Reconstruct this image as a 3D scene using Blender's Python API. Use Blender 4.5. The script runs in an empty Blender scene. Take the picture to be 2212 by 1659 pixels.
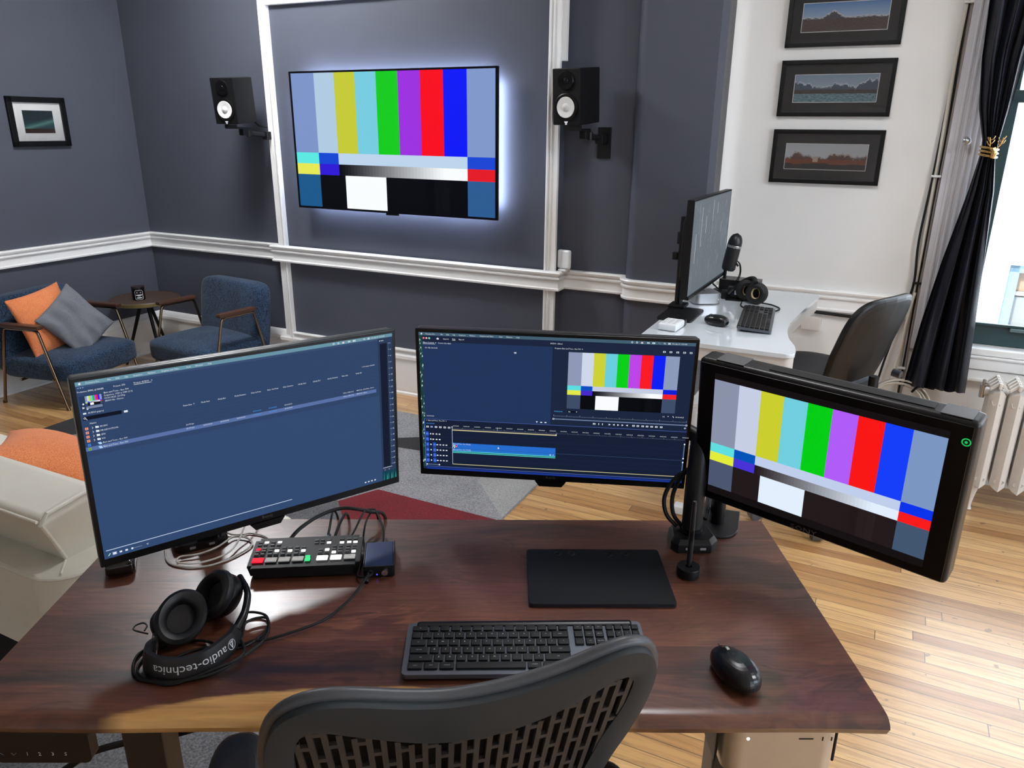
import bpy, bmesh, math, random
from mathutils import Vector, Matrix, Euler
random.seed(7)
SC = bpy.context.scene
COL = SC.collection
R = math.radians
sin, cos, pi = math.sin, math.cos, math.pi

# ------------------------------------------------------------------ camera
CAM_H = 1.70
PIT, ROL, YAW = .3292, .0097, -.0125
def make_camera():
    fw = Vector((0, cos(PIT), -sin(PIT))); rt = Vector((1, 0, 0)); up = rt.cross(fw)
    r2 = rt * cos(ROL) + up * sin(ROL); u2 = -rt * sin(ROL) + up * cos(ROL)
    Z = Matrix.Rotation(YAW, 3, 'Z')
    r2, u2, fw = Z @ r2, Z @ u2, Z @ fw
    m = Matrix((r2, u2, -fw)).transposed().to_4x4()
    m.translation = (0, 0, CAM_H)
    cd = bpy.data.cameras.new('camera'); cd.sensor_width = 36; cd.sensor_fit = 'HORIZONTAL'
    cd.lens = 1625 / 2212 * 36; cd.clip_start = .05; cd.clip_end = 200
    c = bpy.data.objects.new('camera', cd); COL.objects.link(c); c.matrix_world = m
    SC.camera = c
make_camera()

# ------------------------------------------------------------------ world, sun, exposure
A = R(-26.6)                                   # the room's long wall is turned this far from the walnut desk
UX = Vector((cos(A), sin(A), 0)); NX = Vector((-sin(A), cos(A), 0))
def WP(s, n, z=0): return UX * s + NX * n + Vector((0, 0, z))

SC.view_settings.view_transform = 'Standard'
SC.view_settings.look = 'None'
SC.view_settings.exposure = 0.0
SC.view_settings.gamma = 1.0
SC.view_settings.use_curve_mapping = False
try:
    SC.cycles.use_denoising = True
    SC.cycles.max_bounces = 8
    SC.cycles.sample_clamp_indirect = 6.0
except Exception:
    pass

w = bpy.data.worlds.new('world'); SC.world = w; w.use_nodes = True
bg = w.node_tree.nodes['Background']
bg.inputs[0].default_value = (.72, .84, 1.0, 1); bg.inputs[1].default_value = 11.0

sd = bpy.data.lights.new('sun', 'SUN'); sd.energy = 16.0; sd.angle = R(1.0); sd.color = (1, .97, .92)
so = bpy.data.objects.new('sun', sd); COL.objects.link(so)
sun_dir = (UX * .25 + NX * .7 + Vector((0, 0, -.62))).normalized()
so.rotation_euler = sun_dir.to_track_quat('-Z', 'Y').to_euler()
def portal(s0, s1, n, z0, z1, flip=False):
    ld = bpy.data.lights.new('window_portal', 'AREA'); ld.shape = 'RECTANGLE'; ld.size = s1 - s0; ld.size_y = z1 - z0
    ld.cycles.is_portal = True
    o = bpy.data.objects.new('window_portal', ld); COL.objects.link(o)
    o.location = WP((s0 + s1) / 2, n, (z0 + z1) / 2)
    o.rotation_euler = (-NX).to_track_quat('-Z', 'Y').to_euler()
portal(.36, 1.65, 4.42, .72, 2.75); portal(2.5, 3.9, 4.42, .72, 2.75)

LAMP_A, FILL_B, FILL_C = 106.0, 88.0, 34.0       # pendant diffuser strengths; B and C are added fill lamps

# ------------------------------------------------------------------ materials
def lin1(c):
    c /= 255.0
    return c / 12.92 if c <= .04045 else ((c + .055) / 1.055) ** 2.4
def lin(rgb): return (lin1(rgb[0]), lin1(rgb[1]), lin1(rgb[2]), 1)
def setin(b, k, v):
    if k in b.inputs: b.inputs[k].default_value = v
class NT:
    def __init__(s, name):
        s.m = bpy.data.materials.new(name); s.m.use_nodes = True; s.t = s.m.node_tree
        s.b = s.t.nodes['Principled BSDF']
    def n(s, typ, **kw):
        nd = s.t.nodes.new(typ)
        for k, v in kw.items():
            if hasattr(nd, k): setattr(nd, k, v)
        return nd
    def l(s, a, b): s.t.links.new(a, b)
    def val(s, x, sock):
        if isinstance(x, (int, float)): sock.default_value = x
        elif isinstance(x, (tuple, list)): sock.default_value = x
        else: s.l(x, sock)
    def math(s, op, a, b=0.0, c=0.0):
        nd = s.n('ShaderNodeMath', operation=op)
        s.val(a, nd.inputs[0]); s.val(b, nd.inputs[1])
        if len(nd.inputs) > 2: s.val(c, nd.inputs[2])
        return nd.outputs[0]
    def coord(s, kind='Object'):
        tc = s.n('ShaderNodeTexCoord'); return tc.outputs[kind]
    def mapping(s, vec, scale=(1, 1, 1), loc=(0, 0, 0), rot=(0, 0, 0)):
        mp = s.n('ShaderNodeMapping'); s.l(vec, mp.inputs[0])
        mp.inputs['Scale'].default_value = scale; mp.inputs['Location'].default_value = loc; mp.inputs['Rotation'].default_value = rot
        return mp.outputs[0]
    def noise(s, vec, scale, detail=4, rough=.6, dist=0.0):
        nd = s.n('ShaderNodeTexNoise'); s.l(vec, nd.inputs['Vector'])
        nd.inputs['Scale'].default_value = scale; nd.inputs['Detail'].default_value = detail
        nd.inputs['Roughness'].default_value = rough; nd.inputs['Distortion'].default_value = dist
        return nd.outputs[0]
    def ramp(s, fac, stops, interp='LINEAR'):
        nd = s.n('ShaderNodeValToRGB'); cr = nd.color_ramp; cr.interpolation = interp
        while len(cr.elements) < len(stops): cr.elements.new(.5)
        for e, (p, c) in zip(cr.elements, stops): e.position = p; e.color = c if len(c) == 4 else (*c, 1)
        s.l(fac, nd.inputs[0]); return nd.outputs[0]
    def mix(s, fac, a, b, blend='MIX'):
        nd = s.n('ShaderNodeMix', data_type='RGBA', blend_type=blend)
        s.val(fac, nd.inputs[0]); s.val(a, nd.inputs[6]); s.val(b, nd.inputs[7]); return nd.outputs[2]
    def sep(s, vec):
        nd = s.n('ShaderNodeSeparateXYZ'); s.l(vec, nd.inputs[0]); return nd.outputs
    def comb(s, x, y, z=0.0):
        nd = s.n('ShaderNodeCombineXYZ'); s.val(x, nd.inputs[0]); s.val(y, nd.inputs[1]); s.val(z, nd.inputs[2]); return nd.outputs[0]
    def white(s, vec):
        nd = s.n('ShaderNodeTexWhiteNoise', noise_dimensions='3D'); s.l(vec, nd.inputs['Vector']); return nd.outputs
    def bump(s, h, strength=.3, dist=.002):
        nd = s.n('ShaderNodeBump'); nd.inputs['Strength'].default_value = strength; nd.inputs['Distance'].default_value = dist
        s.l(h, nd.inputs['Height']); s.l(nd.outputs[0], s.b.inputs['Normal'])
MATS = {}
def mat(name, rgb, rough=.5, metal=0.0, spec=.5, var=0.0, vs=20, bump=0.0, bs=300, coat=0.0, sheen=0.0, bdist=.001):
    if name in MATS: return MATS[name]
    t = NT(name); b = t.b; c = lin(rgb)
    setin(b, 'Base Color', c); setin(b, 'Roughness', rough); setin(b, 'Metallic', metal)
    setin(b, 'Specular IOR Level', spec); setin(b, 'Coat Weight', coat); setin(b, 'Coat Roughness', .08)
    if sheen:
        setin(b, 'Sheen Weight', sheen); setin(b, 'Sheen Roughness', .4)
    co = t.coord()
    nz = t.noise(co, vs, 3)
    v = max(var, .04)
    col = t.ramp(nz, [(.25, tuple(x * (1 - v) for x in c[:3])), (.75, tuple(min(1, x * (1 + v)) for x in c[:3]))])
    t.l(col, b.inputs['Base Color'])
    if bump: t.bump(t.noise(co, bs, 2), bump, bdist)
    MATS[name] = t.m; return t.m
def emi(rgb, k=1.0, rough=.45, spec=.02):
    key = ('e', rgb, k)
    if key in MATS: return MATS[key]
    t = NT('screen_light_%d_%d_%d' % rgb); b = t.b
    setin(b, 'Base Color', (.004, .004, .005, 1)); setin(b, 'Roughness', rough); setin(b, 'Specular IOR Level', spec)
    setin(b, 'Emission Color', lin(rgb)); setin(b, 'Emission Strength', k)
    MATS[key] = t.m; return t.m

# ------------------------------------------------------------------ mesh builder
def catmull(pts, k=6, closed=False):
    P = [Vector(p) for p in pts]; n = len(P); out = []
    if n < 3: return P
    rng = n if closed else n - 1
    for i in range(rng):
        p0 = P[(i - 1) % n] if (closed or i > 0) else P[0] * 2 - P[1]
        p1 = P[i]; p2 = P[(i + 1) % n]
        p3 = P[(i + 2) % n] if (closed or i + 2 < n) else P[-1] * 2 - P[-2]
        for j in range(k):
            t = j / k
            out.append(.5 * ((2 * p1) + (p2 - p0) * t + (2 * p0 - 5 * p1 + 4 * p2 - p3) * t * t + (3 * p1 - p0 - 3 * p2 + p3) * t ** 3))
    if not closed: out.append(P[-1])
    return out
TXT = {}
def text_mesh(s, res=1):
    if (s, res) in TXT: return TXT[(s, res)]
    cu = bpy.data.curves.new('lettering', 'FONT'); cu.body = s; cu.size = 1; cu.resolution_u = res
    ob = bpy.data.objects.new('lettering', cu); me = ob.to_mesh()
    vs = [(v.co.x, v.co.y) for v in me.vertices]; fs = [tuple(p.vertices) for p in me.polygons]
    ob.to_mesh_clear(); bpy.data.objects.remove(ob); bpy.data.curves.remove(cu)
    wd = max([v[0] for v in vs]) if vs else 0
    TXT[(s, res)] = (vs, fs, wd); return TXT[(s, res)]
class MB:
    def __init__(s): s.v = []; s.f = []; s.m = []
    def add(s, vs, fs, m=0, X=None):
        o = len(s.v)
        for p in vs: s.v.append(tuple(X @ Vector(p)) if X is not None else tuple(p))
        for f in fs: s.f.append(tuple(i + o for i in f)); s.m.append(m)
        return s
    def bm(s, b, m=0, X=None):
        b.verts.index_update()
        return s.add([v.co[:] for v in b.verts], [[v.index for v in f.verts] for f in b.faces], m, X)
    def box(s, c, size, m=0, r=0.0, seg=2, X=None, only=None):
        b = bmesh.new(); bmesh.ops.create_cube(b, size=1)
        for v in b.verts: v.co = Vector((v.co.x * size[0], v.co.y * size[1], v.co.z * size[2]))
        if r > 0:
            es = list(b.edges)
            if only == 'z': es = [e for e in es if abs(e.verts[0].co.z - e.verts[1].co.z) > 1e-6]
            if only == 'y': es = [e for e in es if abs(e.verts[0].co.y - e.verts[1].co.y) > 1e-6]
            if only == 'x': es = [e for e in es if abs(e.verts[0].co.x - e.verts[1].co.x) > 1e-6]
            bmesh.ops.bevel(b, geom=es, offset=min(r, min(size) * .49) if not only else r, segments=seg, affect='EDGES', profile=.5)
        for v in b.verts: v.co += Vector(c)
        s.bm(b, m, X); b.free(); return s
    def tube(s, pts, r, m=0, n=8, closed=False, k=0, X=None, cap=True):
        P = [Vector(p) for p in pts]
        if k: P = catmull(P, k, closed)
        N = len(P); rr = r if isinstance(r, (list, tuple)) else None
        vs = []; fs = []; ref = None
        for i, p in enumerate(P):
            if closed: t = P[(i + 1) % N] - P[(i - 1) % N]
            else: t = P[min(i + 1, N - 1)] - P[max(i - 1, 0)]
            t = t.normalized() if t.length > 1e-9 else Vector((0, 0, 1))
            if ref is None:
                ref = t.cross(Vector((0, 0, 1)))
                if ref.length < .05: ref = t.cross(Vector((1, 0, 0)))
            ref = (ref - t * ref.dot(t))
            if ref.length < 1e-6: ref = t.orthogonal()
            ref.normalize(); bi = t.cross(ref)
            q = rr[i * (len(rr) - 1) // max(1, N - 1)] if rr else r
            for j in range(n):
                a = 2 * pi * j / n; vs.append(p + (ref * cos(a) + bi * sin(a)) * q)
        for i in range(N if closed else N - 1):
            for j in range(n):
                a = i * n + j; b = i * n + (j + 1) % n; i2 = (i + 1) % N
                fs.append((a, b, i2 * n + (j + 1) % n, i2 * n + j))
        if not closed and cap:
            fs.append(tuple(range(n))[::-1]); fs.append(tuple((N - 1) * n + j for j in range(n)))
        return s.add(vs, fs, m, X)
    def cyl(s, p0, p1, r, m=0, n=20, r2=None, X=None):
        return s.tube([p0, p1], [r, r2 if r2 is not None else r], m, n, X=X)
    def lathe(s, prof, m=0, n=28, X=None, cap=True):
        vs = []; fs = []
        for (r, z) in prof:
            for j in range(n):
                a = 2 * pi * j / n; vs.append((r * cos(a), r * sin(a), z))
        for i in range(len(prof) - 1):
            for j in range(n):
                fs.append((i * n + j, i * n + (j + 1) % n, (i + 1) * n + (j + 1) % n, (i + 1) * n + j))
        if cap:
            fs.append(tuple(range(n))[::-1]); fs.append(tuple((len(prof) - 1) * n + j for j in range(n)))
        return s.add(vs, fs, m, X)
    def prism(s, poly, z0, z1, m=0, X=None):
        n = len(poly)
        vs = [(p[0], p[1], z0) for p in poly] + [(p[0], p[1], z1) for p in poly]
        fs = [tuple(range(n))[::-1], tuple(range(n, 2 * n))] + [(i, (i + 1) % n, n + (i + 1) % n, n + i) for i in range(n)]
        return s.add(vs, fs, m, X)
    def rprism(s, poly, z0, z1, r, m=0, X=None, seg=2):
        b = bmesh.new(); n = len(poly)
        lo = [b.verts.new((p[0], p[1], z0)) for p in poly]; hi = [b.verts.new((p[0], p[1], z1)) for p in poly]
        b.faces.new(lo[::-1]); top = b.faces.new(hi)
        for i in range(n): b.faces.new((lo[i], lo[(i + 1) % n], hi[(i + 1) % n], hi[i]))
        es = [e for e in b.edges if abs(e.verts[0].co.z - e.verts[1].co.z) < 1e-7]
        bmesh.ops.bevel(b, geom=es, offset=r, segments=seg, affect='EDGES', profile=.5)
        s.bm(b, m, X); b.free(); return s
    def grid(s, fn, nu, nv, m=0, cu=False, cv=False, X=None):
        vs = [fn(i / (nu if cu else nu - 1), j / (nv if cv else nv - 1)) for i in range(nu) for j in range(nv)]
        fs = []
        for i in range(nu if cu else nu - 1):
            for j in range(nv if cv else nv - 1):
                i2 = (i + 1) % nu; j2 = (j + 1) % nv
                fs.append((i * nv + j, i2 * nv + j, i2 * nv + j2, i * nv + j2))
        return s.add(vs, fs, m, X)
    def ell(s, c, r, m=0, n=20, k=12, X=None, p=1.0):
        def f(u, v):
            a = 2 * pi * u; b = pi * (v - .5)
            sp = lambda x: math.copysign(abs(x) ** p, x)
            return (c[0] + r[0] * sp(cos(b)) * sp(cos(a)), c[1] + r[1] * sp(cos(b)) * sp(sin(a)), c[2] + r[2] * sp(sin(b)))
        return s.grid(f, n, k, m, cu=True, X=X)
    def quad(s, a, b, c, d, m=0, X=None): return s.add([a, b, c, d], [(0, 1, 2, 3)], m, X)
    def text(s, t, size, fn, m=0, align=0.0, res=1, wide=1.0):
        vs, fs, wd = text_mesh(t, res)
        return s.add([fn((v[0] - align * wd) * size * wide, v[1] * size) for v in vs], fs, m)
    def build(s, name, mats, parent=None, loc=None, rot=None, sharp=38, recalc=True, weld=False):
        me = bpy.data.meshes.new(name); me.from_pydata(s.v, [], s.f)
        if not isinstance(mats, (list, tuple)): mats = [mats]
        for mm in mats: me.materials.append(mm)
        me.polygons.foreach_set('material_index', s.m)
        if recalc:
            b = bmesh.new(); b.from_mesh(me)
            if weld: bmesh.ops.remove_doubles(b, verts=b.verts, dist=1e-5)
            bmesh.ops.recalc_face_normals(b, faces=b.faces); b.to_mesh(me); b.free()
        if sharp:
            me.polygons.foreach_set('use_smooth', [True] * len(me.polygons)); me.set_sharp_from_angle(angle=R(sharp))
        me.update()
        o = bpy.data.objects.new(name, me); COL.objects.link(o)
        if sharp and len(s.f) < 2500:
            wn = o.modifiers.new('weighted_normals', 'WEIGHTED_NORMAL'); wn.keep_sharp = True; wn.weight = 100
        if parent: o.parent = parent
        if loc is not None: o.location = loc
        if rot is not None: o.rotation_euler = rot
        return o
def tag(o, label, cat, group=None, kind=None):
    o['label'] = label; o['category'] = cat
    if group: o['group'] = group
    if kind: o['kind'] = kind
    return o
def thing(name, label, cat, loc=(0, 0, 0), rz=0.0, group=None, rot=None):
    o = bpy.data.objects.new(name, None); o.empty_display_size = .05; COL.objects.link(o)
    o.location = loc; o.rotation_euler = rot if rot is not None else (0, 0, rz)
    return tag(o, label, cat, group)
def struct(name, mb, mats, parent=None, **kw):
    o = mb.build(name, mats, parent, rot=None if parent else (0, 0, A), **kw)
    if not parent: o['kind'] = 'structure'
    return o
def copy_tree(o, parent=None):
    c = o.copy(); COL.objects.link(c)
    if parent: c.parent = parent
    for ch in o.children: copy_tree(ch, c)
    return c
def TR(loc, rz=0, rx=0, ry=0):
    return Matrix.Translation(Vector(loc)) @ Matrix.Rotation(rz, 4, 'Z') @ Matrix.Rotation(rx, 4, 'X') @ Matrix.Rotation(ry, 4, 'Y')
def axisX(c, d, roll=0):
    """matrix that stands local +z along d at point c"""
    return Matrix.Translation(Vector(c)) @ Vector(d).normalized().to_track_quat('Z', 'Y').to_matrix().to_4x4() @ Matrix.Rotation(roll, 4, 'Z')

# common materials
GREY_WALL = mat('grey_wall_paint', (76, 79, 90), .55, spec=.3, var=.03, vs=3, bump=.06, bs=400)
WHITE_WALL = mat('white_wall_paint', (224, 223, 220), .6, spec=.3, var=.02, vs=2, bump=.08, bs=250)
TRIM = mat('white_gloss_trim', (234, 234, 232), .32, spec=.5, var=.03, vs=6)
CEIL = mat('ceiling_paint', (225, 224, 220), .7)
BLACK = mat('black_plastic', (9, 9, 11), .45, spec=.35)
SATIN = mat('satin_black', (6, 6, 8), .32, spec=.35)
GLOSS = mat('gloss_black', (8, 8, 10), .08, spec=.6)
RUBBER = mat('black_rubber', (8, 8, 9), .55, spec=.3)
DARKMETAL = mat('dark_metal', (22, 22, 24), .38, metal=.4)
CHROME = mat('brushed_chrome', (190, 190, 192), .25, metal=1)
BRONZE = mat('antique_brass_tube', (128, 108, 88), .22, metal=1)
WHITEP = mat('white_plastic', (226, 228, 230), .4)
ALU = mat('silver_aluminium', (196, 198, 202), .34, metal=.85)
INK = mat('white_lettering', (205, 207, 210), .5)
DIMINK = mat('grey_lettering', (88, 88, 92), .4)

# ------------------------------------------------------------------ floor, ceiling, walls
def floor_mat():
    t = NT('oak_strip_floor'); co = t.sep(t.coord()); W_, L_ = .057, 1.15
    row = t.math('FLOOR', t.math('DIVIDE', co[1], W_))
    off = t.math('MULTIPLY', t.white(t.comb(row, 3.3, 1.7))[0], L_)
    xs = t.math('DIVIDE', t.math('ADD', co[0], off), L_)
    pid = t.math('FLOOR', xs)
    rnd = t.white(t.comb(row, pid, 5.1))[0]
    gv = t.comb(t.math('ADD', t.math('MULTIPLY', co[0], 2.0), t.math('MULTIPLY', rnd, 31.0)), t.math('MULTIPLY', co[1], 34.0), t.math('MULTIPLY', rnd, 9.0))
    g = t.noise(gv, 1.6, 6, .65, .8)
    base = t.ramp(rnd, [(0, lin((166, 118, 68))[:3]), (.35, lin((188, 142, 88))[:3]), (.7, lin((202, 158, 102))[:3]), (1, lin((214, 172, 116))[:3])])
    grain = t.ramp(g, [(.3, (.58, .54, .48)), (.55, (1, 1, 1)), (.8, (1.08, 1.06, 1.02))])
    col = t.mix(1.0, base, grain, 'MULTIPLY')
    worn = t.noise(t.coord(), 1.1, 5, .65)
    col = t.mix(t.math('MULTIPLY', t.math('GREATER_THAN', worn, .62), .0), col, lin((120, 86, 50)))
    spot = t.noise(t.coord(), 19, 2, .5)
    col = t.mix(t.math('MULTIPLY', t.math('GREATER_THAN', spot, .715), .55), col, lin((62, 44, 28)))
    fy = t.math('FRACT', t.math('DIVIDE', co[1], W_)); fx = t.math('FRACT', xs)
    gap = t.math('MAXIMUM', t.math('LESS_THAN', t.math('MINIMUM', fy, t.math('SUBTRACT', 1, fy)), .022),
                 t.math('LESS_THAN', t.math('MINIMUM', fx, t.math('SUBTRACT', 1, fx)), .0013))
    col = t.mix(t.math('MULTIPLY', gap, .82), col, lin((46, 30, 18)))
    t.l(col, t.b.inputs['Base Color'])
    setin(t.b, 'Coat Weight', .9); setin(t.b, 'Coat Roughness', .27)
    rg = t.ramp(g, [(.3, (.40,) * 3), (.8, (.26,) * 3)]); t.l(rg, t.b.inputs['Roughness'])
    setin(t.b, 'Specular IOR Level', .55)
    t.bump(t.math('SUBTRACT', t.math('MULTIPLY', g, .25), gap), .22, .0012)
    return t.m
FLOOR = floor_mat()
struct('floor', MB().box((0, .5, -.05), (10.6, 8.1, .1)), FLOOR)
struct('ceiling', MB().box((0, .5, 3.65), (10.6, 8.1, .1)), CEIL)
struct('wall_left', MB().box((-5.13, .5, 1.8), (.2, 7.9, 3.6)), GREY_WALL)
struct('wall_near', MB().box((0, -3.35, 1.8), (10.2, .2, 3.6)), WHITE_WALL)
mb = MB()
for n0, n1, z0, z1 in [(-3.45, -1.6, 0, 3.6), (-1.6, -.2, 0, .66), (-1.6, -.2, 2.75, 3.6), (-.2, .9, 0, 3.6), (.9, 2.4, 0, .66), (.9, 2.4, 2.75, 3.6), (2.4, 4.45, 0, 3.6)]:  # openings added in this unseen wall to let sky light in
    mb.box((5.14, (n0 + n1) / 2, (z0 + z1) / 2), (.28, n1 - n0, z1 - z0))
struct('wall_right', mb, WHITE_WALL)
def arc(cx, cy, r, a0, a1, n=6): return [(cx + r * cos(R(a0 + (a1 - a0) * i / n)), cy + r * sin(R(a0 + (a1 - a0) * i / n))) for i in range(n + 1)]
COLFRONT = arc(-1.18, 3.99, .06, 180, 270) + [(-.83, 3.93), (-.80, 3.955)]
FARLINE = [(-5.03, 4.01), (-3.705, 4.01), (-3.705, 3.975), (-1.655, 3.975), (-1.655, 4.045), (-1.24, 4.045)] + COLFRONT
struct('wall_far', MB().prism(FARLINE + [(-.80, 4.45), (-5.03, 4.45)], 0, 3.6), GREY_WALL)
WL = [(-.80, 3.955)] + [(-.80, 4.10)] + arc(-.73, 4.10, .07, 180, 90)
mb = MB().prism(WL + [(.36, 4.17), (.36, 4.45), (-.80, 4.45)], 0, 3.6)
for s0, s1, z0, z1 in [(.36, 1.65, 0, .66), (.36, 1.65, 2.75, 3.6), (1.65, 2.5, 0, 3.6), (2.5, 3.9, 0, .66), (2.5, 3.9, 2.75, 3.6), (3.9, 5.0, 0, 3.6)]:
    mb.box(((s0 + s1) / 2, 4.31, (z0 + z1) / 2), (s1 - s0, .28, z1 - z0))
struct('wall_window', mb, WHITE_WALL)

def sweep(path, prof, closed=False):
    """mitred moulding: path in plan (room on the right-hand side when walking it), prof = (projection, height)"""
    n = len(path); mb = MB(); vs = []; fs = []
    for i, p in enumerate(path):
        a = Vector(path[max(i - 1, 0)]); b = Vector(p); c = Vector(path[min(i + 1, n - 1)])
        d1 = (b - a).normalized() if i > 0 else (c - b).normalized(); d2 = (c - b).normalized() if i < n - 1 else d1
        n1 = Vector((d1.y, -d1.x)); n2 = Vector((d2.y, -d2.x)); m = (n1 + n2)
        m = m / max(.35, m.dot(n1))
        for (o, z) in prof: vs.append((b.x + m.x * o, b.y + m.y * o, z))
    k = len(prof)
    for i in range(n - 1):
        for j in range(k):
            fs.append((i * k + j, i * k + (j + 1) % k, (i + 1) * k + (j + 1) % k, (i + 1) * k + j))
    fs.append(tuple(range(k))); fs.append(tuple((n - 1) * k + j for j in range(k))[::-1])
    return mb.add(vs, fs)
RAILPATH = [(-5.03, -3.2), (-5.03, 4.01), (-3.725, 4.01), (-3.725, 3.95), (-1.64, 3.95), (-1.64, 4.045), (-1.24, 4.045)] + arc(-1.18, 3.99, .06, 180, 270) + [(-.83, 3.93), (-.80, 3.955), (-.80, 4.10)] + arc(-.73, 4.10, .07, 180, 90) + [(.17, 4.17)]
RAIL = [(-.01, .812), (.022, .812), (.024, .822), (.016, .828), (.014, .868), (.016, .874), (.026, .878), (.027, .886), (.018, .891), (.018, .898), (.030, .904), (.033, .914), (.028, .921), (-.01, .922)]
struct('trim_1', sweep(RAILPATH, RAIL), TRIM)
BASE = [(-.01, 0), (.026, 0), (.026, .012), (.018, .02), (.018, .03), (.02, .035), (.02, .215), (.022, .22), (.022, .245), (.03, .25), (.03, .27), (.022, .28), (.016, .30), (.006, .311), (-.01, .311)]
struct('baseboard_far', sweep([(p if p[1] != 3.95 else (p[0], 3.972)) for p in RAILPATH], BASE), TRIM)
def stile(s0, s1, z0, z1, inner):
    m = MB().box(((s0 + s1) / 2, 3.967, (z0 + z1) / 2), (s1 - s0, .028, z1 - z0), r=.003)
    ix = s1 - .008 if inner > 0 else s0 + .008
    m.box((ix, 3.957, (z0 + z1) / 2), (.014, .03, z1 - z0), r=.006)
    m.box((ix - inner * .02, 3.955, (z0 + z1) / 2), (.008, .02, z1 - z0), r=.003)
    return m
struct('trim_2', stile(-3.705, -3.632, .256, 2.46, 1), TRIM)
struct('trim_3', stile(-1.722, -1.655, .256, 2.75, -1), TRIM)
m = MB().box((-2.68, 3.967, 2.43), (2.05, .026, .066), r=.003).box((-2.68, 3.957, 2.403), (1.92, .03, .014), r=.006)
struct('trim_4', m, TRIM)
m = MB().box((-2.68, 3.967, .285), (2.05, .026, .06), r=.003).box((-2.68, 3.957, .309), (1.92, .03, .014), r=.006)
struct('trim_5', m, TRIM)
tag(MB().box((-1.642, 3.985, 2.53), (.026, .03, 1.0), r=.004).build('cable_raceway', TRIM, rot=(0, 0, A)), 'narrow white cable raceway running down beside the right panel moulding', 'raceway')

# window 1 and 2 with casing
TEAL = mat('dark_teal_sash', (38, 66, 70), .3)
def glass_mat():
    t = NT('window_glass'); tr = t.n('ShaderNodeBsdfTransparent'); gl = t.n('ShaderNodeBsdfGlossy'); gl.inputs['Roughness'].default_value = .02
    mx = t.n('ShaderNodeMixShader'); mx.inputs[0].default_value = .06
    t.l(tr.outputs[0], mx.inputs[1]); t.l(gl.outputs[0], mx.inputs[2])
    t.l(mx.outputs[0], t.t.nodes['Material Output'].inputs[0]); return t.m
GLASS = glass_mat()
def window(name, s0, s1):
    mid = (s0 + s1) / 2; wd = s1 - s0
    fr = MB()
    for s in (s0 + .02, s1 - .02): fr.box((s, 4.25, 1.735), (.05, .12, 2.03), r=.006)
    fr.box((mid, 4.25, 2.73), (wd, .12, .05), r=.006)
    root = struct(name, fr, TEAL)
    sash = MB()
    sash.box((mid, 4.235, .762), (wd - .04, .05, .10), r=.006)
    sash.box((mid, 4.205, .815), (wd - .04, .02, .014), r=.004)
    for s in (s0 + .07, s1 - .07): sash.box((s, 4.235, 1.3), (.055, .05, 1.1), r=.006)
    sash.box((mid, 4.235, 1.85), (wd - .06, .05, .055), r=.006)
    for s in (s0 + .07, s1 - .07): sash.box((s, 4.285, 2.28), (.055, .045, .86), r=.006)
    sash.box((mid, 4.285, 2.69), (wd - .06, .045, .06), r=.006)
    sash.build('sash', TEAL, root)
    MB().box((s0 + .30, 4.2, .80), (.09, .03, .016), r=.004).build('sash_lift', mat('painted_lift', (92, 112, 114), .35), root)
    MB().box((mid, 4.237, 1.31), (wd - .16, .004, 1.0)).build('lower_pane', GLASS, root)
    MB().box((mid, 4.287, 2.27), (wd - .16, .004, .78)).build('upper_pane', GLASS, root)
    sill = MB().box((mid, 4.20, .693), (wd + .22, .15, .035), r=.008)
    sill.box((mid, 4.15, .64), (wd + .16, .045, .07), r=.006).box((mid, 4.145, .668), (wd + .18, .055, .014), r=.005)
    sill.box((mid, 4.155, .575), (wd + .14, .035, .055), r=.01).box((mid, 4.148, .553), (wd + .16, .05, .018), r=.006)
    sill.build('sill', TRIM, root)
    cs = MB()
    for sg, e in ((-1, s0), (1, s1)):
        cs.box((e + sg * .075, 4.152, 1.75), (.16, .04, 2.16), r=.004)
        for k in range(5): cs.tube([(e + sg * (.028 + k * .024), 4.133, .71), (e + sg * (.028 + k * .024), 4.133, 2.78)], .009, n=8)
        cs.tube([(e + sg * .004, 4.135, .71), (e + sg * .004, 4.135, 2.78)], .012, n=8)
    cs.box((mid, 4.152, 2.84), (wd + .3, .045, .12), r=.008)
    cs.build('casing', mat('shaded_white_casing', (196, 196, 202), .4), root)  # greyed white: the casing's shade is put into its paint colour
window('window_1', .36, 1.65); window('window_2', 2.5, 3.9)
o = MB().lathe([(.004, 0), (.004, .03), (.012, .034), (.018, .045), (.018, .055), (.010, .064), (.001, .066)], n=16).build('curtain_holdback', CHROME, loc=WP(.275, 4.128, 1.66), rot=Euler((pi / 2, 0, A)))
tag(o, 'small round metal holdback knob on the fluted window casing', 'holdback')

# building across the street
def facade_mat():
    t = NT('pale_block_facade'); co = t.sep(t.coord())
    br = t.n('ShaderNodeTexBrick'); t.l(t.comb(co[0], co[2]), br.inputs['Vector'])
    br.inputs['Color1'].default_value = (.50, .50, .49, 1); br.inputs['Color2'].default_value = (.45, .45, .44, 1); br.inputs['Mortar'].default_value = (.26, .26, .255, 1)
    br.inputs['Scale'].default_value = 1.0; br.inputs['Mortar Size'].default_value = .008; br.inputs['Brick Width'].default_value = .62; br.inputs['Row Height'].default_value = .30
    t.l(br.outputs[0], t.b.inputs['Base Color']); setin(t.b, 'Roughness', .8); return t.m
bl = thing('building', 'white block facade with a blue framed window seen across the street', 'building', WP(0, 11, -6), A)
m = MB(); fm = facade_mat()
wz0, wz1, ws0, ws1 = 5.2, 6.15, 1.47, 3.0
for s0, s1, z0, z1 in [(-20, ws0, 0, 20), (ws1, 25, 0, 20), (ws0, ws1, 0, wz0), (ws0, ws1, wz1, 20)]:
    m.box(((s0 + s1) / 2, .2, (z0 + z1) / 2), (s1 - s0, .4, z1 - z0))
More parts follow.
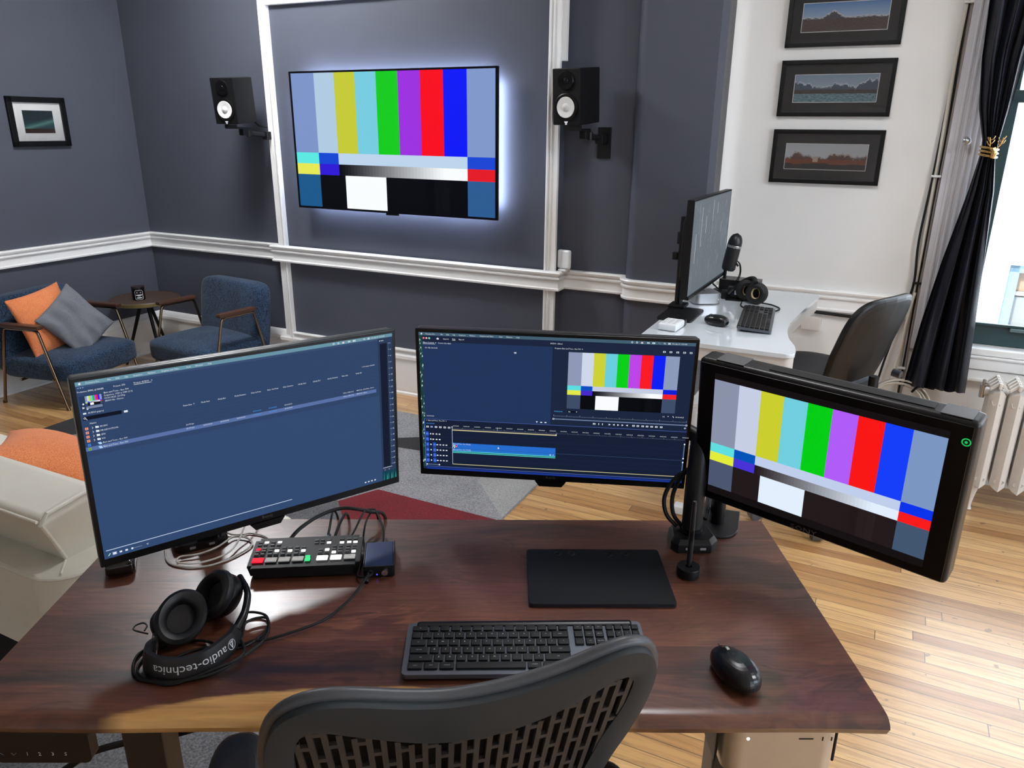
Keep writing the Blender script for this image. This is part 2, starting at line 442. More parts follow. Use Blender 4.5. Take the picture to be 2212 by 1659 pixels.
m.box((1.75, -.05, 7.35), (.5, .12, .08))
m.build('facade_wall', fm, bl)
BLUEF = mat('blue_painted_frame', (70, 98, 112), .5)
m = MB()
for s in (ws0 + .06, ws1 - .06): m.box((s, .1, (wz0 + wz1) / 2), (.12, .1, wz1 - wz0), r=.01)
for z in (wz0 + .04, wz1 - .05): m.box(((ws0 + ws1) / 2, .1, z), (ws1 - ws0, .1, .1), r=.01)
m.build('window_frame', BLUEF, bl)
m = MB(); m.box(((ws0 + ws1) / 2, .2, wz1 - .22), (ws1 - ws0, .02, .4), 0); m.box(((ws0 + ws1) / 2, .2, wz0 + .3), (ws1 - ws0, .02, .55), 1)
m.box(((ws0 + ws1) / 2 - .2, .18, wz1 - .30), (.5, .02, .16), 2); m.box(((ws0 + ws1) / 2, .17, wz0 + .58), (ws1 - ws0, .02, .05), 3)
m.build('window_pane', [mat('tan_blind', (96, 78, 58), .6), mat('grey_blind', (80, 83, 80), .6), mat('brown_sign', (36, 27, 22), .6), mat('pale_bar', (112, 110, 104), .6)], bl)

# pendant lamps (overhead, outside the frame; one mirrors in the desk top, two are added fill)
def pendant(s, n, z, r, strength, label, warm=(247, 248, 251)):
    t = thing('pendant_or_fill_lamp', label, 'lamp', WP(s, n, z), 0)
    MB().lathe([(r * .2, .16), (r * .55, .15), (r * .96, .06), (r, 0), (r * .985, 0), (r * .94, .055), (r * .5, .14)], n=40, cap=False).build('lamp_shade', mat('shade_metal', (235, 235, 232), .4), t)
    MB().lathe([(.001, .012), (r * .7, .010), (r * .96, .004), (r * .96, -.002), (.001, -.003)], n=40, cap=False).build('diffuser', emi(warm, strength), t)
    MB().cyl((0, 0, .15), (0, 0, 3.60 - z), .006, n=8).build('cord', BLACK, t)
    MB().lathe([(.05, 3.58 - z), (.05, 3.60 - z)], n=20).build('ceiling_rose', WHITEP, t)
pendant(-3.40, 3.08, 3.05, .27, LAMP_A, 'round pendant lamp hanging in front of the television wall')
pendant(2.3, 1.9, 3.05, .27, FILL_B, 'unseen fill lamp added over the bare floor right of the walnut desk')
pendant(-.55, 2.25, 3.05, .27, FILL_C, 'unseen fill lamp added between the walnut desk and the white desk')

# ------------------------------------------------------------------ colour bars and screen drawing
class Scr:
    """flat picture made of emitting rectangles and letters on a display face; u,v run 0..1 from the top left"""
    def __init__(s, w, h, cx=0, cz=0, y=0.0, k=1.0):
        s.w, s.h, s.cx, s.cz, s.y, s.k = w, h, cx, cz, y, k; s.mb = MB(); s.mats = []; s.idx = {}
    def c(s, rgb):
        if rgb not in s.idx: s.idx[rgb] = len(s.mats); s.mats.append(emi(rgb, s.k))
        return s.idx[rgb]
    def p(s, u, v, L): return (s.cx + (u - .5) * s.w, s.y - .0002 * L, s.cz + (.5 - v) * s.h)
    def rect(s, u0, v0, u1, v1, rgb, L=1):
        s.mb.quad(s.p(u0, v0, L), s.p(u0, v1, L), s.p(u1, v1, L), s.p(u1, v0, L), s.c(rgb))
    def poly(s, pts, rgb, L=1):
        s.mb.add([s.p(u, v, L) for u, v in pts], [tuple(range(len(pts)))], s.c(rgb))
    def text(s, u, v, t, hgt, rgb, L=3, align=0.0, wide=1.0):
        # v = baseline, hgt = letter size as a fraction of the height
        s.mb.text(t, hgt * s.h / .7, lambda x, z: (s.cx + (u - .5) * s.w + x, s.y - .0002 * L, s.cz + (.5 - v) * s.h + z), s.c(rgb), align, wide=wide)
    def disc(s, u, v, r, rgb, L=3, n=10):
        s.poly([(u + r * cos(2 * pi * i / n) * s.h / s.w, v + r * sin(2 * pi * i / n)) for i in range(n)], rgb, L)
    def build(s, parent, name='screen', **kw): return s.mb.build(name, s.mats, parent, sharp=0, recalc=False, **kw)
def bars(sc, u0, v0, u1, v1, P, L=2):
    W, H = u1 - u0, v1 - v0
    X = lambda f: u0 + W * f
    Y = lambda f: v0 + H * f
    d = 1 / 8; c = 3 / 28
    r1, r2, r3 = 7 / 12, 8 / 12, 9 / 12
    sc.rect(X(0), Y(0), X(d), Y(r1), P['gl'], L); sc.rect(X(1 - d), Y(0), X(1), Y(r1), P['gr'], L)
    for i, k in enumerate(P['b7']): sc.rect(X(d + c * i), Y(0), X(d + c * (i + 1)), Y(r1), k, L)
    sc.rect(X(0), Y(r1), X(d), Y(r2), P['cy'], L); sc.rect(X(d), Y(r1), X(d + c), Y(r2), P['b2'], L)
    sc.rect(X(d + c), Y(r1), X(1 - d), Y(r2), P['w75'], L); sc.rect(X(1 - d), Y(r1), X(1), Y(r2), P['b2r'], L)
    sc.rect(X(0), Y(r2), X(d), Y(r3), P['ye'], L); sc.rect(X(d), Y(r2), X(d + c), Y(r3), P['in'], L)
    n = 40
    for i in range(n):
        a = d + c + (1 - 2 * d - c) * i / n; b = d + c + (1 - 2 * d - c) * (i + 1) / n; t = min(1, i / (n * .82))
        k = tuple(int(round(P['k'][j] + (P['w'][j] - P['k'][j]) * (t ** .9))) for j in range(3))
        sc.rect(X(a), Y(r2), X(b), Y(r3), k, L)
    sc.rect(X(1 - d), Y(r2), X(1), Y(r3), P['rd'], L)
    sc.rect(X(0), Y(r3), X(d), Y(1), P['dl'], L); sc.rect(X(1 - d), Y(r3), X(1), Y(1), P['dr'], L)
    sc.rect(X(d), Y(r3), X(1 - d), Y(1), P['k'], L)
    sc.rect(X(d + 1.3 * c), Y(r3), X(d + 3.3 * c), Y(1), P['w'], L + 1)
    for i, q in ((5.3, -2), (5.65, 3), (6.0, 5)):
        sc.rect(X(d + i * c * .98), Y(r3), X(d + (i + .33) * c * .98), Y(1), tuple(max(0, x + q) for x in P['k']), L + 1)
PTV = dict(gl=(124, 148, 200), gr=(128, 152, 202), b7=[(176, 202, 226), (196, 202, 52), (118, 204, 224), (14, 204, 24), (156, 48, 224), (250, 6, 28), (8, 22, 250)],
           cy=(92, 232, 226), b2=(18, 70, 212), w75=(188, 212, 236), b2r=(26, 70, 212), ye=(230, 232, 84), **{'in': (48, 22, 214)}, k=(2, 3, 9), w=(250, 253, 255), rd=(228, 26, 38), dl=(26, 88, 140), dr=(44, 92, 146))
PMO = dict(gl=(142, 152, 182), gr=(140, 154, 186), b7=[(206, 214, 234), (204, 210, 52), (104, 206, 222), (4, 208, 20), (188, 68, 232), (250, 24, 34), (10, 30, 246)],
           cy=(90, 222, 224), b2=(10, 78, 196), w75=(196, 204, 226), b2r=(12, 30, 220), ye=(226, 232, 70), **{'in': (70, 40, 200)}, k=(6, 7, 12), w=(250, 252, 255), rd=(246, 34, 40), dl=(62, 76, 104), dr=(62, 78, 106))
PSO = dict(gl=(138, 146, 170), gr=(124, 150, 194), b7=[(198, 206, 228), (202, 206, 46), (112, 206, 222), (2, 206, 18), (176, 92, 248), (250, 22, 20), (20, 62, 250)],
           cy=(96, 222, 224), b2=(2, 82, 186), w75=(192, 206, 236), b2r=(8, 50, 236), ye=(226, 236, 58), **{'in': (72, 50, 214)}, k=(33, 25, 26), w=(226, 238, 252), rd=(250, 26, 26), dl=(76, 86, 112), dr=(66, 86, 112))

# ------------------------------------------------------------------ television on the far wall
t = thing('television', 'large wall television showing colour bars with a glowing rim', 'television', WP(-2.707, 3.88, 1.602), A)
W_, H_ = 1.447, .815
MB().box((0, .008, 0), (W_, .016, H_), r=.003).box((0, .03, -.05), (W_ * .7, .03, H_ * .55), r=.01).build('body', SATIN, t)
sc = Scr(W_, H_, y=-.0006); sc.rect(0, 0, 1, 1, (3, 3, 8), 0); bars(sc, .011, .014, .989, .984, PTV, 1); sc.build(t)
MB().box((.0, .006, -H_ / 2 - .006), (.09, .012, .014), r=.003).build('sensor_bar', SATIN, t)
strip = MB()
for sx, sz, lx, lz in ((0, .362, 1.28, .012), (0, -.362, 1.28, .012), (.680, 0, .012, .68), (-.680, 0, .012, .68)): strip.box((sx, .0465, sz), (lx, .006, lz))
fr = MB()
for sx, sz, lx, lz in ((0, .362, 1.39, .03), (0, -.362, 1.39, .03), (.680, 0, .03, .70), (-.680, 0, .03, .70)): fr.box((sx, .03, sz), (lx, .03, lz))
fr.build('strip_channel', SATIN, t)
strip.build('light_strip', emi((206, 222, 255), 110.0), t)
MB().box((0, .07, 0), (.42, .055, .3), r=.004).build('wall_mount', DARKMETAL, t)

# ------------------------------------------------------------------ wall speakers and brackets
def make_speaker(label, loc, rz, rx):
    k = .94; w_, d_, h_ = .17 * k, .222 * k, .285 * k
    t = thing('monitor_speaker', label, 'speaker', loc, rot=Euler((rx, 0, rz), 'XYZ'), group='wall speakers beside the television')
    MB().box((0, d_ / 2, 0), (w_, d_, h_), r=.006).build('cabinet', mat('speaker_vinyl', (10, 10, 12), .5, spec=.3, bump=.1, bs=600), t)
    m = MB(); X = Matrix.Translation((0, -.001, -.052 * k)) @ Matrix.Rotation(pi / 2, 4, 'X')
    m.lathe([(.072 * k, -.002), (.071 * k, .004), (.065 * k, .007), (.058 * k, .0065), (.055 * k, .002)], n=40, X=X, cap=False); m.build('woofer_ring', SATIN, t)
    m = MB(); m.lathe([(.0545 * k, .004), (.052 * k, .0075), (.034 * k, .0045), (.021 * k, .0030)], n=40, X=X, cap=False).build('woofer_cone', mat('white_cone', (222, 222, 220), .5), t)
    m = MB(); m.lathe([(.022 * k, .002), (.021 * k, .0055), (.014 * k, .0095), (.001, .0112)], n=32, X=X, cap=False).build('dust_cap', mat('pale_cap', (206, 206, 204), .45), t)
    X = Matrix.Translation((0, -.001, .082 * k)) @ Matrix.Rotation(pi / 2, 4, 'X')
    MB().lathe([(.048 * k, .001), (.045 * k, .006), (.020 * k, .0025), (.014 * k, .002), (.012 * k, .005), (.001, .0075)], n=36, X=X, cap=False).build('tweeter', SATIN, t)
    m = MB(); X = Matrix.Translation((0, -.0015, -.123 * k)) @ Matrix.Rotation(pi / 2, 4, 'X')
    m.lathe([(.0105 * k, 0), (.010 * k, .002), (.001, .002)], n=20, X=X); m.box((0, -.002, -.137 * k), (.010, .002, .005))
    m.build('badge', emi((235, 240, 245), .8), t)
    return t
OC = Vector((0, 0, CAM_H))
def along(p, k): return OC + (Vector(p) - OC) * k
pL = along((-1.828, 5.245, 1.841), .945); pR = along((.334, 4.385, 1.857), .92)
make_speaker('black speaker with a white cone on the wall left of the television', pL, R(-15.7), R(4.5))
make_speaker('black speaker with a white cone on the wall right of the television', pR, R(-35.0), R(4.7))
def bracket(p, rz, wall_n, label, ds):
    q = Vector(p); s0 = q.dot(UX); n0 = q.dot(NX); zb = q.z - .146
    t = thing('speaker_bracket', label, 'bracket', WP(s0, n0, zb), A, group='black wall brackets holding the speakers')
    m = MB().box((ds * .3, .085, -.008), (.10, .13, .012), r=.003).box((ds * .3, .02, -.0), (.10, .008, .024), r=.002)
    m.build('tray', BLACK, t)
    dn = wall_n - n0
    m = MB().box((ds, dn - .05, -.055), (.045, .09, .05), r=.006).box((ds * .6, .12, -.032), (.04, .08, .045), r=.006)
    m.cyl((ds * .8, .13, -.06), (ds * .8, .13, -.02), .014).tube([(ds * .6, .12, -.035), (ds, dn - .06, -.055)], .016, n=10); m.build('swivel_arm', BLACK, t)
    MB().box((ds, dn - .006, -.075), (.075, .012, .16), r=.003).build('wall_plate', BLACK, t)
    return t
bracket(pL, 0, 4.01, 'black wall bracket under the speaker left of the television', .06)
bracket(pR, 0, 4.045, 'black wall bracket under the speaker right of the television', .11)
tag(MB().tube([WP(-3.86, 3.93, 1.80), WP(-3.80, 3.96, 1.70), WP(-3.74, 4.0, 1.685), WP(-3.70, 3.985, 1.695)], .005, k=5).build('speaker_cable', RUBBER), 'short black cable from the left speaker to the panel moulding', 'cable')
# network box on the chair rail
t = thing('network_box', 'small white network box standing on the chair rail by the right moulding', 'router', WP(-1.612, 3.99, .922), A + R(-14))
MB().box((0, 0, .066), (.085, .032, .108), r=.012, seg=3).build('case', WHITEP, t)
MB().box((0, .0, .006), (.055, .05, .012), r=.004).build('foot', WHITEP, t)
PG = mat('port_grey', (150, 150, 152), .5)
X = Matrix.Translation((-.0428, -.002, .095)) @ Matrix.Rotation(-pi / 2, 4, 'Y')
MB().lathe([(.008, 0), (.008, .0008), (.001, .0008)], n=16, X=X).build('logo_disc', PG, t)
for z in (.060, .045): MB().box((-.0428, 0, z), (.0012, .005, .004)).build('port', PG, t)

# ------------------------------------------------------------------ framed pictures
FRAME = mat('black_picture_frame', (7, 7, 9), .4, spec=.3)
def photo_mat(name, kind):
    t = NT(name); co = t.sep(t.coord('Object'))   # object is 1 unit wide picture in x, z
    x, z = co[0], co[2]
    nz = t.noise(t.comb(t.math('MULTIPLY', x, {'top': 15, 'mid': 9, 'low': 11}.get(kind, 14)), {'mid': 3.1, 'low': 8.2}.get(kind, 0.0), 0.0), 1.0, 7, .6)
    nf = t.noise(t.comb(t.math('MULTIPLY', x, 60), t.math('MULTIPLY', z, 260), 0.0), 1.0, 4, .7)
    if kind == 'aurora':
        sky = t.ramp(t.math('MULTIPLY_ADD', z, 7.0, .5), [(0, (.02, .05, .06)), (.35, (.018, .06, .065)), (.6, (.012, .028, .035)), (1, (.008, .016, .022))])
        glow = t.math('MULTIPLY', t.math('POWER', t.math('SUBTRACT', 1, t.math('MINIMUM', 1, t.math('ABSOLUTE', t.math('MULTIPLY', t.math('SUBTRACT', t.math('ADD', z, t.math('MULTIPLY', x, -.25)), -.018), 34)))), 2), .5)
        col = t.mix(glow, sky, (.20, .42, .36, 1))
        hill = t.math('LESS_THAN', z, t.math('MULTIPLY_ADD', t.math('SUBTRACT', nz, .5), .02, -.042))
        col = t.mix(hill, col, t.ramp(nf, [(.3, (.02, .012, .01)), (.7, (.07, .035, .025))]))
    else:
        S = {'top': dict(sky=[(.0, lin((190, 210, 226))[:3]), (1, lin((70, 128, 196))[:3])], hz=.0, mt=[lin((70, 66, 78)), lin((214, 220, 230))], land=[lin((54, 42, 44)), lin((96, 78, 74))], amp=.05),
             'mid': dict(sky=[(.0, lin((176, 192, 206))[:3]), (1, lin((128, 152, 178))[:3])], hz=.008, mt=[lin((70, 84, 108)), lin((210, 220, 230))], land=[lin((44, 40, 42)), lin((78, 70, 66))], amp=.15),
             'low': dict(sky=[(.0, lin((206, 208, 212))[:3]), (1, lin((190, 196, 204))[:3])], hz=.0, mt=[lin((104, 74, 62)), lin((196, 190, 196))], land=[lin((112, 56, 32)), lin((150, 84, 54))], amp=.11)}[kind]
        col = t.ramp(t.math('MULTIPLY_ADD', z, 10.0, .3), S['sky'])
        ridge = t.math('MULTIPLY_ADD', t.math('SUBTRACT', nz, .42), S['amp'], S['hz'])
        if kind == 'top':
            pk = t.math('MAXIMUM', 0.0, t.math('SUBTRACT', .030, t.math('MULTIPLY', t.math('ABSOLUTE', t.math('ADD', x, .05)), .62))); ridge = t.math('ADD', t.math('MULTIPLY', ridge, .45), pk)
        mtn = t.math('LESS_THAN', z, ridge)
        snow = t.math('GREATER_THAN', t.math('ADD', z, t.math('MULTIPLY', t.math('SUBTRACT', nf, .5), .05)), t.math('SUBTRACT', ridge, .007))
        col = t.mix(mtn, col, t.mix(t.math('MULTIPLY', snow, .8), S['mt'][0], S['mt'][1]))
        hz = {'top': -.008, 'mid': -.006, 'low': -.012}[kind]
        land = t.math('LESS_THAN', t.math('ADD', z, t.math('MULTIPLY', t.math('SUBTRACT', nz, .5), .008)), hz)
        col = t.mix(land, col, t.ramp(nf, [(.3, S['land'][0][:3]), (.7, S['land'][1][:3])]))
        if kind == 'mid':
            wtr = t.math('LESS_THAN', z, -.024)
            col = t.mix(wtr, col, t.ramp(nf, [(.35, lin((40, 52, 62))[:3]), (.5, lin((104, 140, 152))[:3]), (.7, lin((150, 180, 192))[:3])]))
        if kind == 'low':
            fg = t.math('LESS_THAN', t.math('ADD', z, t.math('MULTIPLY', t.math('SUBTRACT', nz, .5), .03)), -.034)
            col = t.mix(fg, col, t.ramp(nf, [(.3, (.012, .012, .014)), (.7, (.05, .042, .04))]))
            hut = t.math('MULTIPLY', t.math('LESS_THAN', t.math('ABSOLUTE', t.math('ADD', x, .045)), .012), t.math('LESS_THAN', t.math('ABSOLUTE', t.math('ADD', z, .013)), .012))
            col = t.mix(hut, col, lin((196, 176, 160)))
    t.l(col, t.b.inputs['Base Color']); setin(t.b, 'Roughness', .5); setin(t.b, 'Specular IOR Level', .3)
    return t.m
def picture_glass():
    t = NT('picture_glass'); tr = t.n('ShaderNodeBsdfTransparent'); gl = t.n('ShaderNodeBsdfGlossy'); gl.inputs['Roughness'].default_value = .03
    lw = t.n('ShaderNodeFresnel'); lw.inputs[0].default_value = 1.5
    mx = t.n('ShaderNodeMixShader'); t.l(lw.outputs[0], mx.inputs[0]); t.l(tr.outputs[0], mx.inputs[1]); t.l(gl.outputs[0], mx.inputs[2])
    t.l(mx.outputs[0], t.t.nodes['Material Output'].inputs[0]); return t.m
PGL = picture_glass()
def picture(label, loc, rz, w_, h_, b, pw, ph, mattone, kind, group=None):
    t = thing('framed_picture', label, 'picture', loc, rz, group)
    m = MB()
    for sx in (-1, 1): m.box((sx * (w_ - b) / 2, -.011, 0), (b, .022, h_), r=.002)
    for sz in (-1, 1): m.box((0, -.011, sz * (h_ - b) / 2), (w_, .022, b), r=.002)
    m.build('frame', FRAME, t)
    MB().box((0, -.006, 0), (w_ - 2 * b + .004, .003, h_ - 2 * b + .004)).build('mat_board', mattone, t)
    m = MB()
    for sx in (-1, 1): m.box((sx * pw / 2, -.0085, 0), (.003, .002, ph + .003))
    for sz in (-1, 1): m.box((0, -.0085, sz * ph / 2), (pw, .002, .003))
    m.build('bevel_line', WHITEP, t)
    MB().quad((-pw / 2, -.0082, -ph / 2), (pw / 2, -.0082, -ph / 2), (pw / 2, -.0082, ph / 2), (-pw / 2, -.0082, ph / 2)).build('photograph', photo_mat('photo_' + kind, kind), t, sharp=0)
    MB().box((0, -.0125, 0), (w_ - 2 * b, .002, h_ - 2 * b)).build('glass', PGL, t)
    return t
DKMAT = mat('charcoal_mat_board', (17, 18, 22), .8); WTMAT = mat('white_mat_board', (226, 225, 222), .8)
gp = 'panoramic photographs hung in a column on the white wall'
picture('black framed panorama of a snowy peak under blue sky, topmost of the three', WP(-.311, 4.17, 2.203), A, .507, .256, .02, .375, .125, DKMAT, 'top', gp)
picture('black framed panorama of mountains mirrored in a lake, middle of the three', WP(-.311, 4.17, 1.890), A, .509, .256, .02, .375, .125, DKMAT, 'mid', gp)
picture('black framed panorama of red hills with a small hut, lowest of the three', WP(-.313, 4.17, 1.574), A, .509, .256, .02, .377, .122, DKMAT, 'low', gp)
picture('black framed northern lights photo with a wide white mat on the left wall', WP(-5.03, 3.29, 1.703), A + pi / 2, .385, .303, .034, .204, .142, WTMAT, 'aurora')

# ------------------------------------------------------------------ armchairs, side table, cushions
def fabric(name, rgb, rgb2, sc_=260, bump=.5):
    t = NT(name); co = t.coord()
    a = t.noise(t.mapping(co, (1, 1, 1)), sc_, 2, .6); b2 = t.noise(co, 7, 3, .6)
    col = t.ramp(t.math('ADD', t.math('MULTIPLY', a, .8), t.math('MULTIPLY', b2, .2)), [(.36, lin(rgb)[:3]), (.62, lin(rgb2)[:3])])
    t.l(col, t.b.inputs['Base Color']); setin(t.b, 'Roughness', .9); setin(t.b, 'Specular IOR Level', .15); setin(t.b, 'Sheen Weight', .15)
    t.bump(a, bump, .002); return t.m
TWEED = fabric('navy_tweed', (14, 23, 36), (54, 76, 102), 130)
ORANGE = fabric('orange_weave', (196, 102, 58), (232, 146, 96), 330)
GREYLIN = fabric('grey_linen', (90, 92, 98), (126, 128, 134), 420, .3)
WALNUT_ARM = mat('dark_walnut_arm', (74, 48, 36), .35, var=.25, vs=14)
def make_armchair(label):
    t = thing('armchair', label, 'armchair', (0, 0, 0), group='navy armchairs in the far corner')
    def seat(u, v):
        a = 2 * pi * u; f = lambda x, p: math.copysign(abs(x) ** p, x)
        b = pi * (v - .5)
        x = -.105 + .292 * f(cos(b), .26) * f(cos(a), .32); y = .312 * f(cos(b), .32) * f(sin(a), .32)
        z = .235 + .075 * f(sin(b), .34)
        if z > .25: z += .028 * (1 - (y / .312) ** 2) * (1 - min(1, abs((x + .105) / .30)) ** 2) + .0
        return (x, y, z - .10 * (x + .075) * 0)
    MB().grid(seat, 44, 18, cu=True).build('seat', TWEED, t, sharp=60)
    def back(u, v):
        a = 2 * pi * u; f = lambda x, p: math.copysign(abs(x) ** p, x); b = pi * (v - .5)
        x = .066 * f(cos(b), .35) * f(cos(a), .35); y = .318 * f(cos(b), .3) * f(sin(a), .4); z = .245 * f(sin(b), .28)
        return (-.345 - .13 * (z + .02) + x, y * 1.03, .425 + z)
    MB().grid(back, 40, 20, cu=True).build('backrest', TWEED, t, sharp=60)
    for sy in (-1, 1):
        y = sy * .322
        m = MB()
        pts = [(.127, y, .0), (.012, y, .46), (.0, y, .492), (-.03, y, .502), (-.23, y, .502), (-.252, y, .492), (-.262, y, .46), (-.368, y, .0)]
        pl = [Vector(pts[0])] + catmull(pts[1:4], 4) + catmull(pts[4:7], 4) + [Vector(pts[7])]
        m.tube(pl, .0095, n=10); m.cyl((.129, y, 0), (.126, y, .012), .013); m.cyl((-.370, y, 0), (-.367, y, .012), .013)
        m.build('leg_frame', BRONZE, t)
        MB().box((-.115, y, .522), (.29, .052, .026), r=.008).build('armrest', WALNUT_ARM, t)
    m = MB()
    for x in (.05, -.2): m.cyl((x, -.322, .19 if x > 0 else .17), (x, .322, .19 if x > 0 else .17), .008, n=10)
    m.build('cross_rail', BRONZE, t)
    return t
c1 = make_armchair('navy tweed armchair by the left wall holding orange and grey cushions')
c1.location = (-2.745, 4.762, 0); c1.rotation_euler = (0, 0, R(-15.7))
c2 = copy_tree(c1); c2['label'] = 'empty navy tweed armchair with its back to the far wall'
c2.location = (-2.104, 4.967, 0); c2.rotation_euler = (0, 0, R(236.9))
def cushion(name, label, loc, rot, w_, h_, th, mt, crease=0.0, seed=0):
    rnd = random.Random(seed); ph = [rnd.uniform(0, 6.28) for _ in range(6)]
    def side(sg):
        def f(u, v):
            x, y = 2 * u - 1, 2 * v - 1
            X_ = x * w_ / 2 * (1 - .07 * (1 - y * y)); Y_ = y * h_ / 2 * (1 - .07 * (1 - x * x))
            e = max(0, (1 - abs(x) ** 2.6)) ** .62 * max(0, (1 - abs(y) ** 2.6)) ** .62
            z = sg * th / 2 * e
            if crease and sg > 0: z += crease * sin(11 * y + 3.2 * x * abs(x) + ph[0] + .8 * sin(5 * x + ph[2])) * e ** .5 * (.35 + .65 * sin(2.3 * x + ph[1]) ** 2)
            return (X_, Y_, z)
        return f
    o = MB().grid(side(1), 44, 44).grid(side(-1), 44, 44).build(name, mt, sharp=0, weld=True)
    o.data.polygons.foreach_set('use_smooth', [True] * len(o.data.polygons))
    o.location = loc; o.rotation_euler = rot
    return tag(o, label, 'cushion')
def onchair(base, x, y, z): 
    a = base.rotation_euler[2]; return Vector((base.location.x + x * cos(a) - y * sin(a), base.location.y + x * sin(a) + y * cos(a), z))
def face(d, up=(0, 0, 1), roll=0.0):
    d = Vector(d).normalized(); x = Vector(up).cross(d).normalized(); y = d.cross(x)
    return (Matrix((x, y, d)).transposed() @ Matrix.Rotation(roll, 3, 'Z')).to_euler()
fwd1 = Vector((cos(R(-15.7)), sin(R(-15.7)), 0)); lf1 = Vector((-fwd1.y, fwd1.x, 0))
cushion('cushion', 'orange cushion leaning in the left armchair behind a grey one', onchair(c1, -.165, -.085, .500), face(fwd1 + Vector((0, 0, .30)), roll=R(6)), .42, .40, .12, ORANGE, seed=1)
cushion('cushion', 'grey wrinkled linen cushion propped in front on the left armchair', onchair(c1, -.045, .02, .475), face(fwd1 + Vector((0, 0, .45)) - lf1 * .15, roll=R(-58)), .38, .37, .11, GREYLIN, crease=.016, seed=2)
t = thing('side_table', 'round dark wood side table standing between the two armchairs', 'side table', WP(-4.76, 3.67, 0), A)
MB().lathe([(.22, .468), (.232, .472), (.234, .498), (.230, .502), (.001, .502)], n=48).lathe([(.22, .468), (.001, .468)], n=48, cap=False).build('table_top', mat('dark_oak_top', (70, 54, 44), .4, var=.2, vs=10), t)
MB().lathe([(.232, .4725), (.2365, .475), (.2365, .496), (.232, .4985)], n=48, cap=False).build('edge_band', mat('brass_band', (122, 106, 66), .35, metal=.5), t)
for k in range(3):
    a = R(100 + 120 * k)
    MB().cyl((.03 * cos(a), .03 * sin(a), .468), (.19 * cos(a), .19 * sin(a), 0), .014, n=12, r2=.009).build('leg', BLACK, t)
t = thing('candle_jar', 'dark glass candle jar with a white printed label on the side table', 'candle', WP(-4.73, 3.60, .502), R(0))
MB().lathe([(.001, 0), (.040, 0), (.043, .006), (.043, .088), (.039, .090)], n=32, cap=False).build('jar', mat('dark_plum_glass', (22, 12, 16), .12), t)
MB().lathe([(.0445, .088), (.0445, .098), (.001, .099)], n=32).build('lid', mat('jar_lid', (34, 22, 24), .35), t)
m = MB(); rr = .0435; a0 = math.atan2(-WP(-4.73, 3.60).y, -WP(-4.73, 3.60).x) + R(4)
def onjar(x, z): return (rr * cos(a0 + x / rr), rr * sin(a0 + x / rr), z)
lab = [(-.026, .014), (-.020, .008), (.020, .008), (.026, .014), (.026, .066), (.020, .074), (-.020, .074), (-.026, .066)]
for i in range(8):
    p, q = lab[i], lab[(i + 1) % 8]
    for j in range(5):
        e = lambda k: (p[0] + (q[0] - p[0]) * k / 5, p[1] + (q[1] - p[1]) * k / 5)
        m.tube([onjar(*e(j)), onjar(*e(j + 1))], .0012, n=5)
for x0, x1, z, r in ((-.014, -.010, .058, .004), (.008, .013, .058, .004), (-.019, .019, .040, .0035), (-.010, .010, .033, .002), (-.016, .016, .020, .004)):
    for j in range(6): m.tube([onjar(x0 + (x1 - x0) * j / 6, z), onjar(x0 + (x1 - x0) * (j + 1) / 6, z)], r, n=5)
m.build('label_print', INK, t)

# ------------------------------------------------------------------ rug
def rug_m(name, a, b): return fabric(name, a, b, 150, .9)
RG = [rug_m('rug_light_grey', (104, 104, 108), (152, 152, 155)), rug_m('rug_pale_grey', (128, 128, 127), (162, 162, 160)), rug_m('rug_red', (84, 8, 16), (118, 17, 28)),
      rug_m('rug_black', (18, 18, 20), (40, 40, 43)), rug_m('rug_dark_grey', (58, 58, 62), (106, 106, 110))]
m = MB()
def rp(poly, k, z=.012): m.add([(p[0], p[1], z) for p in poly], [tuple(range(len(poly)))], k)
sR, sL, nB, nF = -1.368, -4.23, .75, 3.65
m.prism([(sL, nB), (sR, nB), (sR, nF), (sL, nF)], 0, .0115, 0)
rp([(sR, 2.73), (sR, nF), (-1.5, nF), (-1.656, 3.021)], 1)
rp([(-2.135, 2.52), (-2.037, 2.706), (sR, 2.70), (sR, nB + .8), (-1.93, 2.25), (-2.012, 2.397)], 2)
rp([(-2.40, 3.235), (-1.75, 3.95 - .3), (-1.62, 3.65), (-1.75, 3.19), (-2.116, 3.192), (-2.241, 3.177)], 3)
rp([(-2.135, 2.52), (-2.012, 2.397), (-1.93, 2.25), (-3.2, 1.9), (-3.4, 2.6), (-2.4, 2.75)], 4)
rp([(sL, 2.2), (sL, 2.64), (-4.0, 3.2), (-3.75, 2.75)], 3)
rp([(sL, 2.70), (sL, nF), (-3.4, nF), (-3.9, 3.25)], 4)
o = m.build('rug', RG, rot=(0, 0, A)); tag(o, 'low pile rug with red, black and grey triangles on the oak floor', 'rug')

# ------------------------------------------------------------------ cream sofa
LEATHER = mat('cream_leather', (220, 217, 204), .42, spec=.4, var=.03, vs=5, bump=.15, bs=160)
PIPING = mat('cream_piping', (216, 213, 200), .4)
t = thing('sofa', 'cream leather sofa seen from behind left of the walnut desk', 'sofa', WP(0, 0, 0), A)
SL = -3.95
m = MB(); pl = [(SL, .945), (-1.80, .945)] + arc(-1.80, 1.045, .10, -90, 0, 6) + [(-1.70, 1.30), (SL, 1.30)]
m.rprism(pl, .37, .62, .018).build('back_panel', LEATHER, t)
edge = [(SL, .945, .612), (-1.80, .945, .612)] + [(p[0], p[1], .612) for p in arc(-1.80, 1.045, .10, -90, 0, 6)] + [(-1.70, 1.29, .612)]
MB().tube(edge, .006, n=8).tube([(-1.79, 1.03, .622), (-1.735, .978, .622)], .003, n=6).build('panel_piping', PIPING, t)
